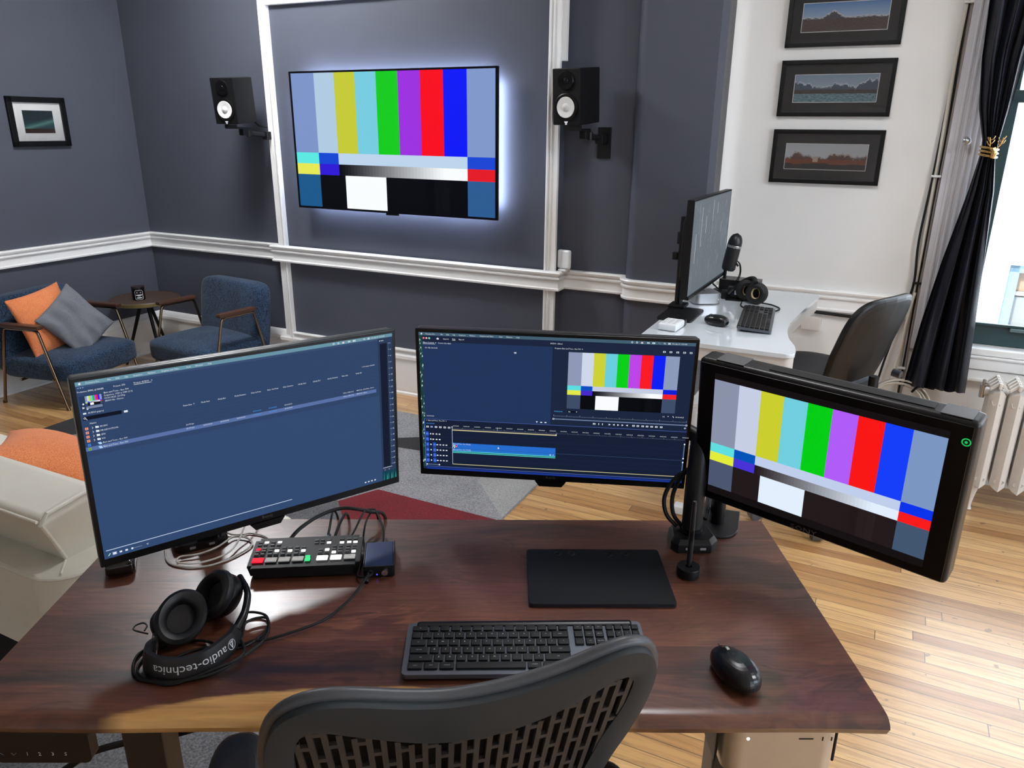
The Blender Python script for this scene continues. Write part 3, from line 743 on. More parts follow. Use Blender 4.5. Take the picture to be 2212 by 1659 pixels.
bv = [(SL, 1.03, .62), (-1.79, 1.03, .62), (-1.79, 1.25, .62), (SL, 1.25, .62), (SL, .935, .80), (-1.705, .935, .80), (-1.72, 1.12, .815), (SL, 1.12, .815)]
b = bmesh.new(); bvv = [b.verts.new(p) for p in bv]
for f in ((0, 3, 2, 1), (4, 5, 6, 7), (0, 1, 5, 4), (1, 2, 6, 5), (2, 3, 7, 6), (3, 0, 4, 7)): b.faces.new([bvv[i] for i in f])
bmesh.ops.bevel(b, geom=[e for e in b.edges if all(v.co.z > .7 for v in e.verts)], offset=.03, segments=4, affect='EDGES', profile=.5)
m = MB().bm(b); b.free(); m.build('back_cushion', LEATHER, t)
MB().tube([(-1.79, 1.03, .625), (-1.712, .943, .785), (-1.712, .962, .806), (-1.722, 1.09, .815), (-1.735, 1.14, .79), (-1.79, 1.245, .625)], .006, n=8).tube([(SL, .938, .793), (-1.716, .938, .793)], .004, n=8).build('cushion_piping', PIPING, t)
MB().box(((SL - 1.68) / 2, 1.53, .30), (-1.68 - SL, .47, .24), r=.035, seg=4).build('seat', LEATHER, t)
MB().box(((SL - 1.9) / 2, 1.36, .19), (-1.9 - SL - .1, .62, .36), r=.01).build('plinth', mat('dark_plinth', (16, 16, 17), .6), t)
for s in (SL + .1, -1.85):
    for n in (1.08, 1.68): MB().cyl((s, n, .012), (s, n, .19), .016).build('foot', CHROME, t)
cushion('cushion', 'orange cushion lying on the cream sofa behind its backrest', WP(-2.47, 1.49, .545), face(NX * .55 + UX * .22 + Vector((0, 0, .9)), roll=R(-20)), .52, .46, .20, ORANGE, seed=5)

# ------------------------------------------------------------------ white standing desk by the window
DZ = .93
DESKW = mat('warm_white_lacquer', (205, 200, 194), .35)
def backglass_mat():
    t = NT('white_back_painted_glass'); setin(t.b, 'Base Color', lin((214, 222, 228))); setin(t.b, 'Roughness', .07); setin(t.b, 'Specular IOR Level', .7); setin(t.b, 'Coat Weight', .6); setin(t.b, 'Coat Roughness', .03); return t.m
t = thing('standing_desk', 'white glass topped standing desk with a concave side against the wall', 'desk', (0, 0, 0), A)
right = [Vector((p[0], p[1], 0)) for p in [(-.222, 2.84), (-.236, 2.92), (-.268, 3.02), (-.288, 3.14), (-.294, 3.25), (-.290, 3.34), (-.280, 3.47), (-.266, 3.62), (-.250, 3.77), (-.234, 3.90)]]
pl = [(-.775, 2.785)] + [(p[0], p[1]) for p in arc(-.252, 2.815, .03, -90, 0, 5)] + [(p.x, p.y) for p in catmull(right, 4)] + [(p[0], p[1]) for p in arc(-.262, 3.93, .028, 0, 90, 4)] + [(-.80, 3.958)] + [(p[0], p[1]) for p in arc(-.775, 2.812, .027, 180, 270, 4)]
pl = pl[1:] if False else pl
m = MB(); m.rprism(pl, DZ - .016, DZ, .004); m.build('glass_top', backglass_mat(), t)
cx_, cy_ = -.53, 3.37
m = MB(); m.rprism([(cx_ + (p[0] - cx_) * .985, cy_ + (p[1] - cy_) * .992) for p in pl], DZ - .068, DZ - .0165, .006); m.build('apron', DESKW, t)
for n in (3.17, 3.72):
    MB().box((-.55, n, .435), (.07, .055, .86), r=.006).build('leg', WHITEP, t)
    MB().box((-.575, n, .022), (.23, .06, .04), r=.008).build('foot_bar', WHITEP, t)
MB().box((-.56, 3.45, .83), (.05, .52, .06), r=.004).build('crossbar', WHITEP, t)
def d2(s, n, z=0): return WP(s, n, DZ + z)
# monitor of the second desk
t = thing('desk_monitor', 'wide black monitor seen edge on above the white desk', 'monitor', d2(-.6915, 3.49, .288), A + R(90 - 1.4))
MB().box((0, .022, 0), (.70, .03, .415), r=.004).box((0, .05, -.01), (.55, .04, .28), r=.02).build('casing', BLACK, t)
sc = Scr(.70, .415, y=.0065); sc.rect(0, 0, 1, 1, (20, 21, 23), 0); sc.rect(.012, .018, .988, .975, (104, 112, 120), 1)
rnd = random.Random(3)
for i in range(230):
    u = rnd.uniform(.02, .975); v = rnd.uniform(.02, .80); hh = rnd.choice([.012, .02, .05, .09, .16]) * rnd.uniform(.6, 1.3); q = rnd.randint(112, 176)
    sc.rect(u, v, u + rnd.uniform(.0015, .004), min(.96, v + hh), (q - 4, q + 2, q + 8), 2)
for u, v, hh in ((.10, .35, .30), (.33, .2, .18), (.50, .06, .22), (.62, .10, .12), (.22, .10, .4)): sc.rect(u, v, u + .005, v + hh, (214, 218, 222), 3)
sc.build(t)
MB().box((0, .004, -.2), (.70, .012, .015), r=.002).build('lower_bezel', SATIN, t)
t = thing('monitor_stand', 'black pole monitor stand on a square plate on the white desk', 'monitor stand', d2(-.785, 3.335), A)
MB().box((.045, -.13, .004), (.15, .26, .008), r=.02, only='z').build('base_plate', BLACK, t)
MB().box((0, 0, .014), (.075, .09, .014), r=.004).build('pole_foot', BLACK, t)
MB().cyl((0, 0, .015), (0, 0, .405), .0185, n=24).lathe([(.0185, .40), (.016, .408), (.001, .409)], n=24).build('pole', SATIN, t)
MB().cyl((0, 0, .29), (0, 0, .34), .028, n=20).box((.035, .01, .315), (.05, .05, .05), r=.008).build('arm_clamp', BLACK, t)
MB().box((-.03, -.004, .235), (.024, .024, .034), r=.004).cyl((0, 0, .22), (0, 0, .25), .022).build('cable_clip', BLACK, t)
# computer, remote, mouse, keyboard
t = thing('mini_computer', 'small silver mini computer under the edge-on monitor', 'computer', d2(-.7135, 3.515), A + R(33))
MB().box((0, 0, .0285), (.127, .127, .047), r=.026, only='z', seg=6).build('case', ALU, t)
MB().box((0, 0, .003), (.10, .10, .006), r=.03, only='z').build('foot_ring', BLACK, t)
MB().box((.0, .012, .0522), (.022, .014, .0006), r=.004, only='z').build('emblem', SATIN, t)
m = MB(); m.box((.05, -.0636, .024), (.0032, .001, .0032)); m.build('status_light', emi((235, 240, 245), 1.5), t)
t = thing('desk_remote', 'small white keypad box with a black display strip on the white desk', 'keypad', d2(-.7165, 2.97), A + R(-4))
MB().box((0, -.012, .016), (.076, .115, .028), r=.007).build('case', WHITEP, t)
MB().box((0, .058, .014), (.076, .024, .026), r=.003).build('display', GLOSS, t)
for r_ in range(4):
    for c_ in range(3): MB().box((-.021 + .021 * c_, -.048 + .021 * r_, .0306), (.015, .013, .0025), r=.001).build('key', mat('pale_key', (205, 207, 210), .5), t)
def make_mouse(name, label, loc, rz, sx=1.0):
    t = thing(name, label, 'mouse', loc, rz)
    def f(u, v):
        a = 2 * pi * u; b = pi * (v - .5); g = lambda x, p: math.copysign(abs(x) ** p, x)
        x = .031 * g(cos(b), .55) * g(cos(a), .75); y = .054 * g(cos(b), .55) * g(sin(a), .8); z = .0 + .019 * g(sin(b), .75)
        k = 1 - .16 * max(0, y / .054) - .06 * max(0, -y / .054)
        zz = z * (1 + .38 * (1 - ((y + .014) / .055) ** 2)) - .10 * abs(x) * (z > 0)
        return (x * k * sx, y, .019 + (zz if z > 0 else z))
    MB().grid(f, 40, 22, cu=True).build('body', mat('graphite_shell', (9, 11, 14), .28, spec=.45), t, sharp=0)
    X = Matrix.Translation((0, .027, .0305)) @ Matrix.Rotation(pi / 2, 4, 'Y')
    MB().lathe([(.010, -.0035), (.0125, -.0025), (.0125, .0025), (.010, .0035)], n=24, X=X).build('scroll_wheel', CHROME, t)
    MB().box((0, .006, .0432), (.008, .012, .002), r=.001).box((0, .036, .0318), (.0015, .03, .001)).build('top_button', SATIN, t)
    return t
make_mouse('computer_mouse', 'black wireless mouse beside the keyboard on the white desk', d2(-.566, 3.10, .0), A + R(68))
KEYM = mat('black_keycap', (13, 14, 16), .5, spec=.3); KBODY = mat('space_grey_case', (92, 96, 104), .36, metal=.6)
KBROWS = [
    (14, [1.55] + [1] * 12 + [1]), (14, [1] * 13 + [1.7]), (14, [1.5] + [1] * 12 + [1.2]), (13, [1.8] + [1] * 11 + [1.95]), (12, [2.25] + [1] * 10 + [2.5]), (7, [1.42, 1.36, 1.42, 6.3, 1.36, 1.36, 1.36])]
LEG = [['esc', '', '', '', '', '', '', '', '', '', '', '', '', ''], list('`1234567890-=') + ['delete'], ['tab'] + list('QWERTYUIOP[]\\'), ['caps lock'] + list("ASDFGHJKL;'") + ['return'],
       ['shift'] + list('ZXCVBNM,./') + ['shift'], ['control', 'option', 'command', '', 'command', 'option', 'control']]
def key_layout():
    """(x, y, w, h, legend) in mm from the keyboard's left front corner"""
    out = []; P = 19.05; y = 110.0; rows = [15.5, 19.05, 19.05, 19.05, 19.05, 19.05]
    for r_ in range(6):
        x = 8.0; hgt = 13.0 if r_ == 0 else 16.2; ws = KBROWS[r_][1]; tot = sum(ws); un = 285.0 / tot
        for k, w_ in enumerate(ws):
            out.append((x + un * w_ / 2, y, un * w_ - 2.8, hgt, LEG[r_][k])); x += un * w_
        for c_ in range(3):
            lg = [['F13', 'F14', 'F15'], ['', 'home', 'page up'], ['', 'end', 'page down'], None, ['', '', ''], ['', '', '']][r_]
            if lg is None or (r_ == 4 and c_ != 1): continue
            out.append((301 + P * c_ + 9, y, 16.2, hgt, lg[c_]))
        for c_ in range(4):
            if r_ == 5 and c_ == 1: continue
            lg = [['', '', '', ''], ['', '=', '/', '*'], ['7', '8', '9', '-'], ['4', '5', '6', '+'], ['1', '2', '3', ''], ['0', '0', '.', '']][r_]
            if c_ == 3 and r_ == 5: continue
            x0 = 361 + 15.6 * c_ + 7
            if r_ == 5 and c_ == 0: out.append((x0 + 7.8, y, 28.4, hgt, '0')); continue
            out.append((x0, y - (9.5 if (c_ == 3 and r_ == 4) else 0), 13.4, hgt + (19.05 if (c_ == 3 and r_ == 4) else 0), lg[c_]))
        y -= (17.3 if r_ == 0 else 19.05)
    return out
def make_keyboard(label, loc, rz, separate):
    t = thing('keyboard', label, 'keyboard', loc, rz, rot=Euler((R(3.2), 0, rz), 'XYZ'))
    MB().box((0, 0, .008), (.428, .131, .009), r=.008, only='z', seg=4).build('case', KBODY, t)
    MB().box((0, .061, .008), (.398, .017, .016), r=.006).build('rear_bar', SATIN, t)
    MB().text('logi', .0045, lambda x, y: (x, .0585 + y, .01605), 0, .5).build('logo', [DIMINK], t, sharp=0)
    bulk = MB(); n = 0
    for (x, y, w_, h_, lg) in key_layout():
        X_, Y_ = x / 1000 - .214, y / 1000 - .0655 + .002
        b = MB() if separate else bulk
        b.box((X_, Y_, .0145), (w_ / 1000, h_ / 1000, .005), 0, r=.0022, seg=2)
        if separate:
            if lg:
                sz = .0042 if len(lg) == 1 else .0026
                b.text(lg, sz, lambda px, py: (X_ + px, Y_ - .001 + py, .0171), 1, .5)
            n += 1
            b.build('key', [KEYM, INK], t, sharp=40)
    if not separate:
        bulk.build('keys', KEYM, t)
    return t
make_keyboard('grey keyboard with black keys lying on the white desk', d2(-.425, 3.25, .004), A + R(95.5), False)
# microphone, dark box, headphones, cable loop
t = thing('microphone', 'black studio microphone standing behind the edge-on monitor', 'microphone', d2(-.675, 3.80), A)
X = TR((.012, 0, .11), 0, 0, R(9))
def cap(u, v):
    a = 2 * pi * u; z = v
    r = .034 * min(1, (max(1e-4, 1 - ((z - .72) / .28) ** 2)) ** .5 if z > .72 else 1) * min(1, .8 + z * 4)
    return (r * cos(a), r * sin(a), z * .185)
MB().grid(cap, 28, 20, cu=True, X=X).build('body', mat('mic_black', (20, 20, 22), .35), t)
m = MB(); m.lathe([(.0350, .115), (.0356, .118), (.0356, .124), (.0350, .127)], n=28, X=X, cap=False); m.build('band', CHROME, t)
MB().lathe([(.05, 0), (.05, .012), (.008, .018), (.008, .11)], n=24).build('stand', BLACK, t)
def ringpts(c, r, a0, a1, n, tilt): return [(c[0] + r * cos(R(a0 + (a1 - a0) * i / n)), c[1] + tilt * i / n, c[2] + r * sin(R(a0 + (a1 - a0) * i / n)) * 1.3) for i in range(n + 1)]
for i, (cx, sp) in enumerate((((.055, .01, .12), .03), ((.05, .0, .115), .022), ((-.045, .0, .13), .03), ((-.05, -.01, .125), .022))):
    sg = 1 if i < 2 else -1
    MB().tube([(sg * .03, 0, .165), (sg * (.055 + sp * .4), -.01, .15), (sg * (.06 + sp * .6), -.02, .10), (sg * (.03 + sp), -.03, .05), (sg * .01, -.03, .012)], .0022, n=6, k=5).build('microphone_cord', RUBBER, t)
MB().cyl((.033, -.005, .165), (.062, -.012, .135), .005).build('plug', BLACK, t)
t = thing('equipment_box', 'long low black box behind the headphones on the white desk', 'box', d2(-.60, 3.83), A + R(-3))
MB().box((0, 0, .034), (.19, .10, .062), r=.004).build('case', SATIN, t)
MB().box((0, 0, .0655), (.19, .10, .003), r=.001).build('lid', mat('slate_lid', (62, 62, 64), .4), t)
for sx in (-1, 1): MB().box((sx * .08, 0, .002), (.015, .09, .004)).build('foot', RUBBER, t)
t = thing('drive_dock', 'small black dock with a blue light in front of the box on the white desk', 'dock', d2(-.592, 3.655), A + R(8))
MB().box((0, 0, .030), (.07, .05, .058), r=.006).box((-.045, .0, .02), (.04, .05, .038), r=.005).build('case', BLACK, t)
MB().box((.012, -.0255, .036), (.030, .002, .020)).build('front_plate', ALU, t)
MB().box((-.015, -.0255, .038), (.007, .002, .014)).build('indicator', emi((40, 90, 240), 1.0), t)
m = MB()
for k in range(9): m.box((-.03 + .0075 * k, -.038, .006), (.004, .02, .01), r=.001)
m.box((0, -.034, .004), (.085, .034, .008), r=.003); m.build('ribbed_tray', SATIN, t)
t = thing('headphones', 'black studio headphones with cream ear lining on the white desk', 'headphones', d2(-.49, 3.60), A)
for dx, dy, dr in ((.005, -.02, -12), (-.045, .03, 12)):
    X = TR((dx, dy, .052), R(dr), R(90 - 4), 0) @ Matrix.Scale(1.0, 4)
    MB().lathe([(.022, .004), (.026, .014), (.038, .016), (.049, .008), (.052, -.008), (.048, -.022), (.036, -.032), (.001, -.034)], n=32, X=X, cap=False).build('ear_cup', mat('ear_pad_black', (14, 14, 15), .6), t)
    m = MB(); m.lathe([(.026, .0125), (.022, .003), (.020, .003), (.023, .0145)], n=28, X=X @ Matrix.Diagonal((.8, 1.05, 1, 1)), cap=False); m.build('ear_lining', mat('cream_lining', (206, 190, 150), .6), t)
pts = [(.0, -.03, .10), (-.02, .02, .112), (-.06, .05, .095), (-.10, .045, .06), (-.13, .02, .025)]
MB().tube(pts, .011, n=8, k=5).build('headband', BLACK, t)
tag(MB().tube([d2(-.545, 3.565, .006), d2(-.535, 3.50, .004), d2(-.50, 3.455, .004), d2(-.43, 3.44, .004), d2(-.378, 3.47, .004), d2(-.37, 3.53, .004), d2(-.41, 3.585, .004), d2(-.46, 3.60, .006)], .0032, n=8, k=6).build('headphone_cord', RUBBER), 'thin black cord looped in front of the headphones on the white desk', 'cable')
tag(MB().tube([d2(-.79, 3.40, .004), d2(-.815 + .02, 3.37, .03), d2(-.81 + .01, 3.36, .07), d2(-.80, 3.38, .10)], .003, n=8, k=6).build('monitor_cable', RUBBER), 'thin black cable rising behind the pole of the white desk stand', 'cable')
m = MB()
m.tube([WP(-.26, 4.15, .80), WP(0, 4.152, .792), WP(.14, 4.15, .79)], .008, n=8, k=4)
tag(m.build('wall_cable', RUBBER), 'black cable run fixed along the white wall just below the chair rail', 'cable')
tag(MB().box((-.27, 4.15, .74), (.10, .04, .075), r=.008).build('outlet_box', DESKW, rot=(0, 0, A)), 'small white outlet box on the wall under the white desk', 'outlet box')

# ------------------------------------------------------------------ office chair at the white desk
BLUEBLK = mat('blue_black_fabric', (14, 20, 32), .6, bump=.2, bs=500)
ta = R(27)
t = thing('desk_chair', 'black shell backed swivel chair at the concave side of the white desk', 'chair', WP(-.10, 3.39, 0), A + pi - ta)
# local: +x is the way the chair faces, y across
def shell(u, v):
    a = 2 * pi * u; g = lambda x, p: math.copysign(abs(x) ** p, x); b = pi * (v - .5)
    y = .225 * g(cos(b), .35) * g(cos(a), .45); z = .235 * g(cos(b), .35) * g(sin(a), .45)
    x = -.026 * g(sin(b), .6)
    y *= 1 - .16 * max(0, -z / .235)
    x += .55 * y * y - .30 * z
    return (-.13 + x, y, .845 + z)
MB().grid(shell, 56, 16, cu=True).build('backrest', mat('moulded_black_shell', (8, 10, 14), .38, spec=.4), t, sharp=0)
m = MB(); m.cyl((-.17, -.165, .725), (-.205, -.165, .722), .017); m.build('adjuster_knob', mat('knob_chrome', (88, 94, 104), .3, metal=.7), t)
MB().tube([(-.175, 0, .74), (-.165, 0, .665), (-.06, 0, .635), (.06, 0, .635)], .02, n=10, k=4).build('back_support', BLACK, t)
def seat2(u, v):
    a = 2 * pi * u; g = lambda x, p: math.copysign(abs(x) ** p, x); b = pi * (v - .5)
    return (.10 + .225 * g(cos(b), .4) * g(cos(a), .7), .23 * g(cos(b), .4) * g(sin(a), .7), .685 + .042 * g(sin(b), .6))
MB().grid(seat2, 48, 14, cu=True).build('seat', BLUEBLK, t, sharp=0)
MB().cyl((.06, 0, .12), (.06, 0, .64), .026).cyl((.06, 0, .10), (.06, 0, .30), .036).build('column', DARKMETAL, t)
for k in range(5):
    a = R(72 * k - 5.2); ex, ey = .06 + .24 * cos(a), .24 * sin(a)
    MB().tube([(.06, 0, .13), (.06 + .14 * cos(a), .14 * sin(a), .11), (ex, ey, .075)], [.028, .022, .016], n=10).build('base_arm', DARKMETAL, t)
    X = axisX((ex, ey, .029), (-sin(a), cos(a), 0))
    MB().lathe([(.012, -.024), (.026, -.022), (.028, -.012), (.028, .012), (.026, .024), (.012, .026)], n=24, X=X).build('caster', mat('caster_grey', (70, 74, 80), .35), t)

# ------------------------------------------------------------------ curtain with tie, cables, radiator
VELVET = mat('midnight_velvet', (7, 11, 24), .5, spec=.28, sheen=.05, var=.1, vs=30)
def cur_edges(z):
    K = [(.515, .206, .474), (.80, .232, .462), (1.15, .276, .440), (1.45, .318, .418), (1.60, .334, .394), (1.66, .333, .396), (1.80, .292, .412), (2.0, .264, .424), (2.22, .253, .452), (2.66, .235, .52)]
    for i in range(len(K) - 1):
        a, b = K[i], K[i + 1]
        if z <= b[0]:
            f = (z - a[0]) / (b[0] - a[0]); f = max(0, f); return a[1] + (b[1] - a[1]) * f, a[2] + (b[2] - a[2]) * f
    return K[-1][1], K[-1][2]
def cur(u, v):
    z = .515 + (2.66 - .515) * v; l, r = cur_edges(z); wd = r - l
    ph = u * 2 * pi * 3.0 + .9
    amp = .030 * min(1, .35 + abs(z - 1.62) * 1.1) + .006
    s = l + wd * u + .006 * sin(ph * 2 + z * 3) * min(1, abs(z - 1.62) * 2)
    n = 4.035 + amp * sin(ph) * (.8 + .2 * sin(3 * z)) + .010 * sin(2.3 * ph + z * 4)
    return (s, n, z - (.012 * (1 + sin(ph)) * (v < .01)))
t = thing('curtain', 'midnight blue velvet curtain gathered by a gold tie at the window', 'curtain', (0, 0, 0), A)
m = MB(); m.grid(cur, 120, 70); m.grid(lambda u, v: (lambda p: (p[0], p[1] + .004, p[2]))(cur(u, v)), 120, 70); m.build('cloth', VELVET, t, sharp=0, recalc=False)
GOLD = mat('gold_tie', (206, 170, 110), .25, metal=.9)
t = thing('curtain_tie', 'gold twig shaped tie wrapped round the midnight curtain', 'curtain tie', WP(.364, 4.035, 1.615), A)
for dz in (-.016, 0, .016):
    MB().tube([(.034 * cos(2 * pi * i / 24), .050 * sin(2 * pi * i / 24), dz - .006 * cos(2 * pi * i / 24)) for i in range(24)], .0052, n=8, closed=True).build('band', GOLD, t)
MB().tube([(.012, -.055, -.022), (.016, -.060, 0), (.008, -.058, .016)], .011, n=8, k=3).build('knot', GOLD, t)
for bx, sg in ((-.006, -1), (.034, 1)):
    m = MB(); m.tube([(bx * .5, -.054, .012), (bx, -.060, .034), (bx + sg * .006, -.062, .062)], .0022, n=6, k=4)
    for q, zz in ((-1, .028), (1, .034), (-1, .044), (1, .05)):
        m.tube([(bx, -.060, zz), (bx + q * .008, -.063, zz + .006), (bx + q * .014, -.060, zz + .018)], .0020, n=6, k=4)
    m.build('sprig', GOLD, t)
MB().cyl((.1, 4.06, 2.69), (1.9, 4.06, 2.69), .013, n=14).build('curtain_rod_stub', DARKMETAL, rot=(0, 0, A))
o = bpy.data.objects['curtain_rod_stub']; o.name = 'curtain_rod'; tag(o, 'dark curtain rod above the window holding the midnight curtain', 'curtain rod')
BEIGE = mat('beige_cable', (196, 190, 178), .5); PINKC = mat('grey_pink_cable', (150, 136, 130), .5)
def vcab(ds, dn, z0, mt, label, r=.005, wob=.003, seed=0):
    rr = random.Random(seed)
    pts = [WP(.178 + ds + rr.uniform(-wob, wob), 4.155 + dn, z) for z in [2.9, 2.6, 2.3, 2.0, 1.7, 1.45, 1.2, 1.0, .85, .70, z0]]
    return tag(MB().tube(pts, r, n=8, k=4).build('corner_cable', mt), label, 'cable')
vcab(0, 0, .42, BEIGE, 'beige cable in the bundle beside the fluted window casing', .007, .004, 1)
vcab(.014, .004, .40, RUBBER, 'black cable in the bundle beside the fluted window casing', .0045, .004, 2)
vcab(.023, .004, .42, PINKC, 'greyish pink cable in the bundle beside the fluted window casing', .005, .003, 3)
tag(MB().tube([WP(.181, 4.166, 2.25), WP(.176, 4.160, 1.9), WP(.170, 4.154, 1.5), WP(.16, 4.15, 1.2), WP(.172, 4.148, 1.0), WP(.15, 4.14, .85), WP(.12, 4.13, .7), WP(.09, 4.12, .5), WP(.08, 4.11, .3)], .0055, n=8, k=5).build('corner_cable', RUBBER), 'thick black cable drooping left out of the corner cable bundle', 'cable')
tag(MB().tube([WP(.185, 4.14, .95), WP(.17, 4.13, .8), WP(.165, 4.12, .66), WP(.15, 4.11, .55), WP(.13, 4.10, .47)], .006, n=8, k=5).build('corner_cable', BEIGE), 'beige cable hanging loose down to the coiled cable', 'cable')
for z, dx in ((2.235, .005), (1.50, 0), (.995, .004), (.56, .0)):
    tag(MB().box((.183 + dx, 4.146, z), (.042, .02, .010), r=.003).build('cable_clip', WHITEP if z != .995 else RUBBER, rot=(0, 0, A)),
        {2.235: 'white clip at the top of the corner cable bundle', 1.50: 'white clip on the corner cables level with the lowest panorama', .995: 'black tie on the corner cables just above the chair rail', .56: 'white clip on the corner cables just above the coil'}[z], 'cable clip')
t = thing('cable_coil', 'coil of beige cable hung on the wall below the curtain hem', 'cable coil', WP(.195, 4.085, .40), A)
rr = random.Random(4)
for k in range(13):
    a_ = .118 + .022 * rr.random() - .004 * (k % 4); q = rr.uniform(-.02, .02); b_ = .098 + .02 * rr.random()
    MB().tube([(a_ * cos(2 * pi * i / 30) + q * .5, -.03 + .008 * (k % 5) + .012 * sin(2 * pi * i / 30 + k), b_ * sin(2 * pi * i / 30) + q * .5) for i in range(30)], .0042, n=6, closed=True).build('cable_turn', BEIGE if k % 4 else PINKC, t)
MB().tube([(.05, -.05, .075), (.07, -.055, .105), (.085, -.03, .10)], .006, n=8, k=4).build('wrap', RUBBER, t)

RADM = mat('cream_radiator_enamel', (208, 202, 194), .28, bump=.1, bs=60)
t = thing('radiator', 'old cream cast iron radiator below the window', 'radiator', WP(.575, 3.815, 0), A)
def section(i):
    s = .076 * i; m = MB()
    b = bmesh.new(); w_, d_ = .033, .16
    prof = [(-w_, .018), (-w_ * .55, .004), (.004, -.004), (w_ * .75, .010), (w_, .022), (w_, d_ - .02), (0, d_), (-w_, d_ - .02)]
    lo, hi = [], []
    for (x, y) in prof:
        k = 1 - abs(x) / w_
        lo.append(b.verts.new((s + x, y, .115 + .030 * (1 - k)))); hi.append(b.verts.new((s + x, y, .575 + .022 * k)))
    n = len(prof)
    for q in range(n): b.faces.new((lo[q], lo[(q + 1) % n], hi[(q + 1) % n], hi[q]))
    cl = b.verts.new((s, d_ / 2, .115)); ch = b.verts.new((s, d_ / 2, .618))
    for q in range(n): b.faces.new((hi[q], hi[(q + 1) % n], ch)); b.faces.new((lo[(q + 1) % n], lo[q], cl))
    m.bm(b); b.free()
    m.box((s, .075, .622), (.014, .15, .030), r=.005)
    for yy in (.02, .062, .104, .146):
        for sg in (-1, 1): m.add([(s, yy - .010, .640), (s, yy + .010, .640), (s + sg * .034, yy + .010, .606), (s + sg * .034, yy - .010, .606), (s, yy - .010, .628), (s, yy + .010, .628), (s + sg * .034, yy + .010, .596), (s + sg * .034, yy - .010, .596)],
                                 [(0, 1, 2, 3), (4, 7, 6, 5), (0, 3, 7, 4), (1, 5, 6, 2), (3, 2, 6, 7), (0, 4, 5, 1)])
    for (cx, cz) in ((-.012, .165), (.014, .165)):
        m.tube([(s + cx + .009 * (1 - j / 12) * cos(j * .8), -.0 + .003, cz + .010 * (1 - j / 12) * sin(j * .8)) for j in range(11)], .0022, n=5)
    for j, (cx, cz) in enumerate(((.004, .545), (-.006, .535), (.012, .535), (.004, .522), (.008, .508), (.008, .496))): m.ell((s + cx, .001, cz), (.0035, .003, .0035), n=8, k=6)
    m.tube([(s - .02, .004, .55), (s - .016, .002, .535), (s - .008, .0, .53)], .0022, n=5, k=3)
    return m
for i in range(7): section(i).build('section', RADM, t)
MB().cyl((-.05, .08, .57), (.50, .08, .57), .021, n=16).build('upper_pipe', RADM, t)
MB().cyl((-.02, .08, .19), (.50, .08, .19), .021, n=16).build('lower_pipe', RADM, t)
MB().cyl((-.055, .08, .54), (-.055, .08, .60), .012).cyl((-.055, .08, .60), (-.055, .08, .625), .007).build('bleed_valve', CHROME, t)
for i, s in ((0, 0), (6, .456)):
    for y in (.03, .13):
        MB().tube([(s - .005, y, .16), (s - .015, y - .004, .08), (s - .018, y - .008, .02), (s - .016, y - .012, .0)], [.024, .016, .010, .014], n=10).build('leg', RADM, t)

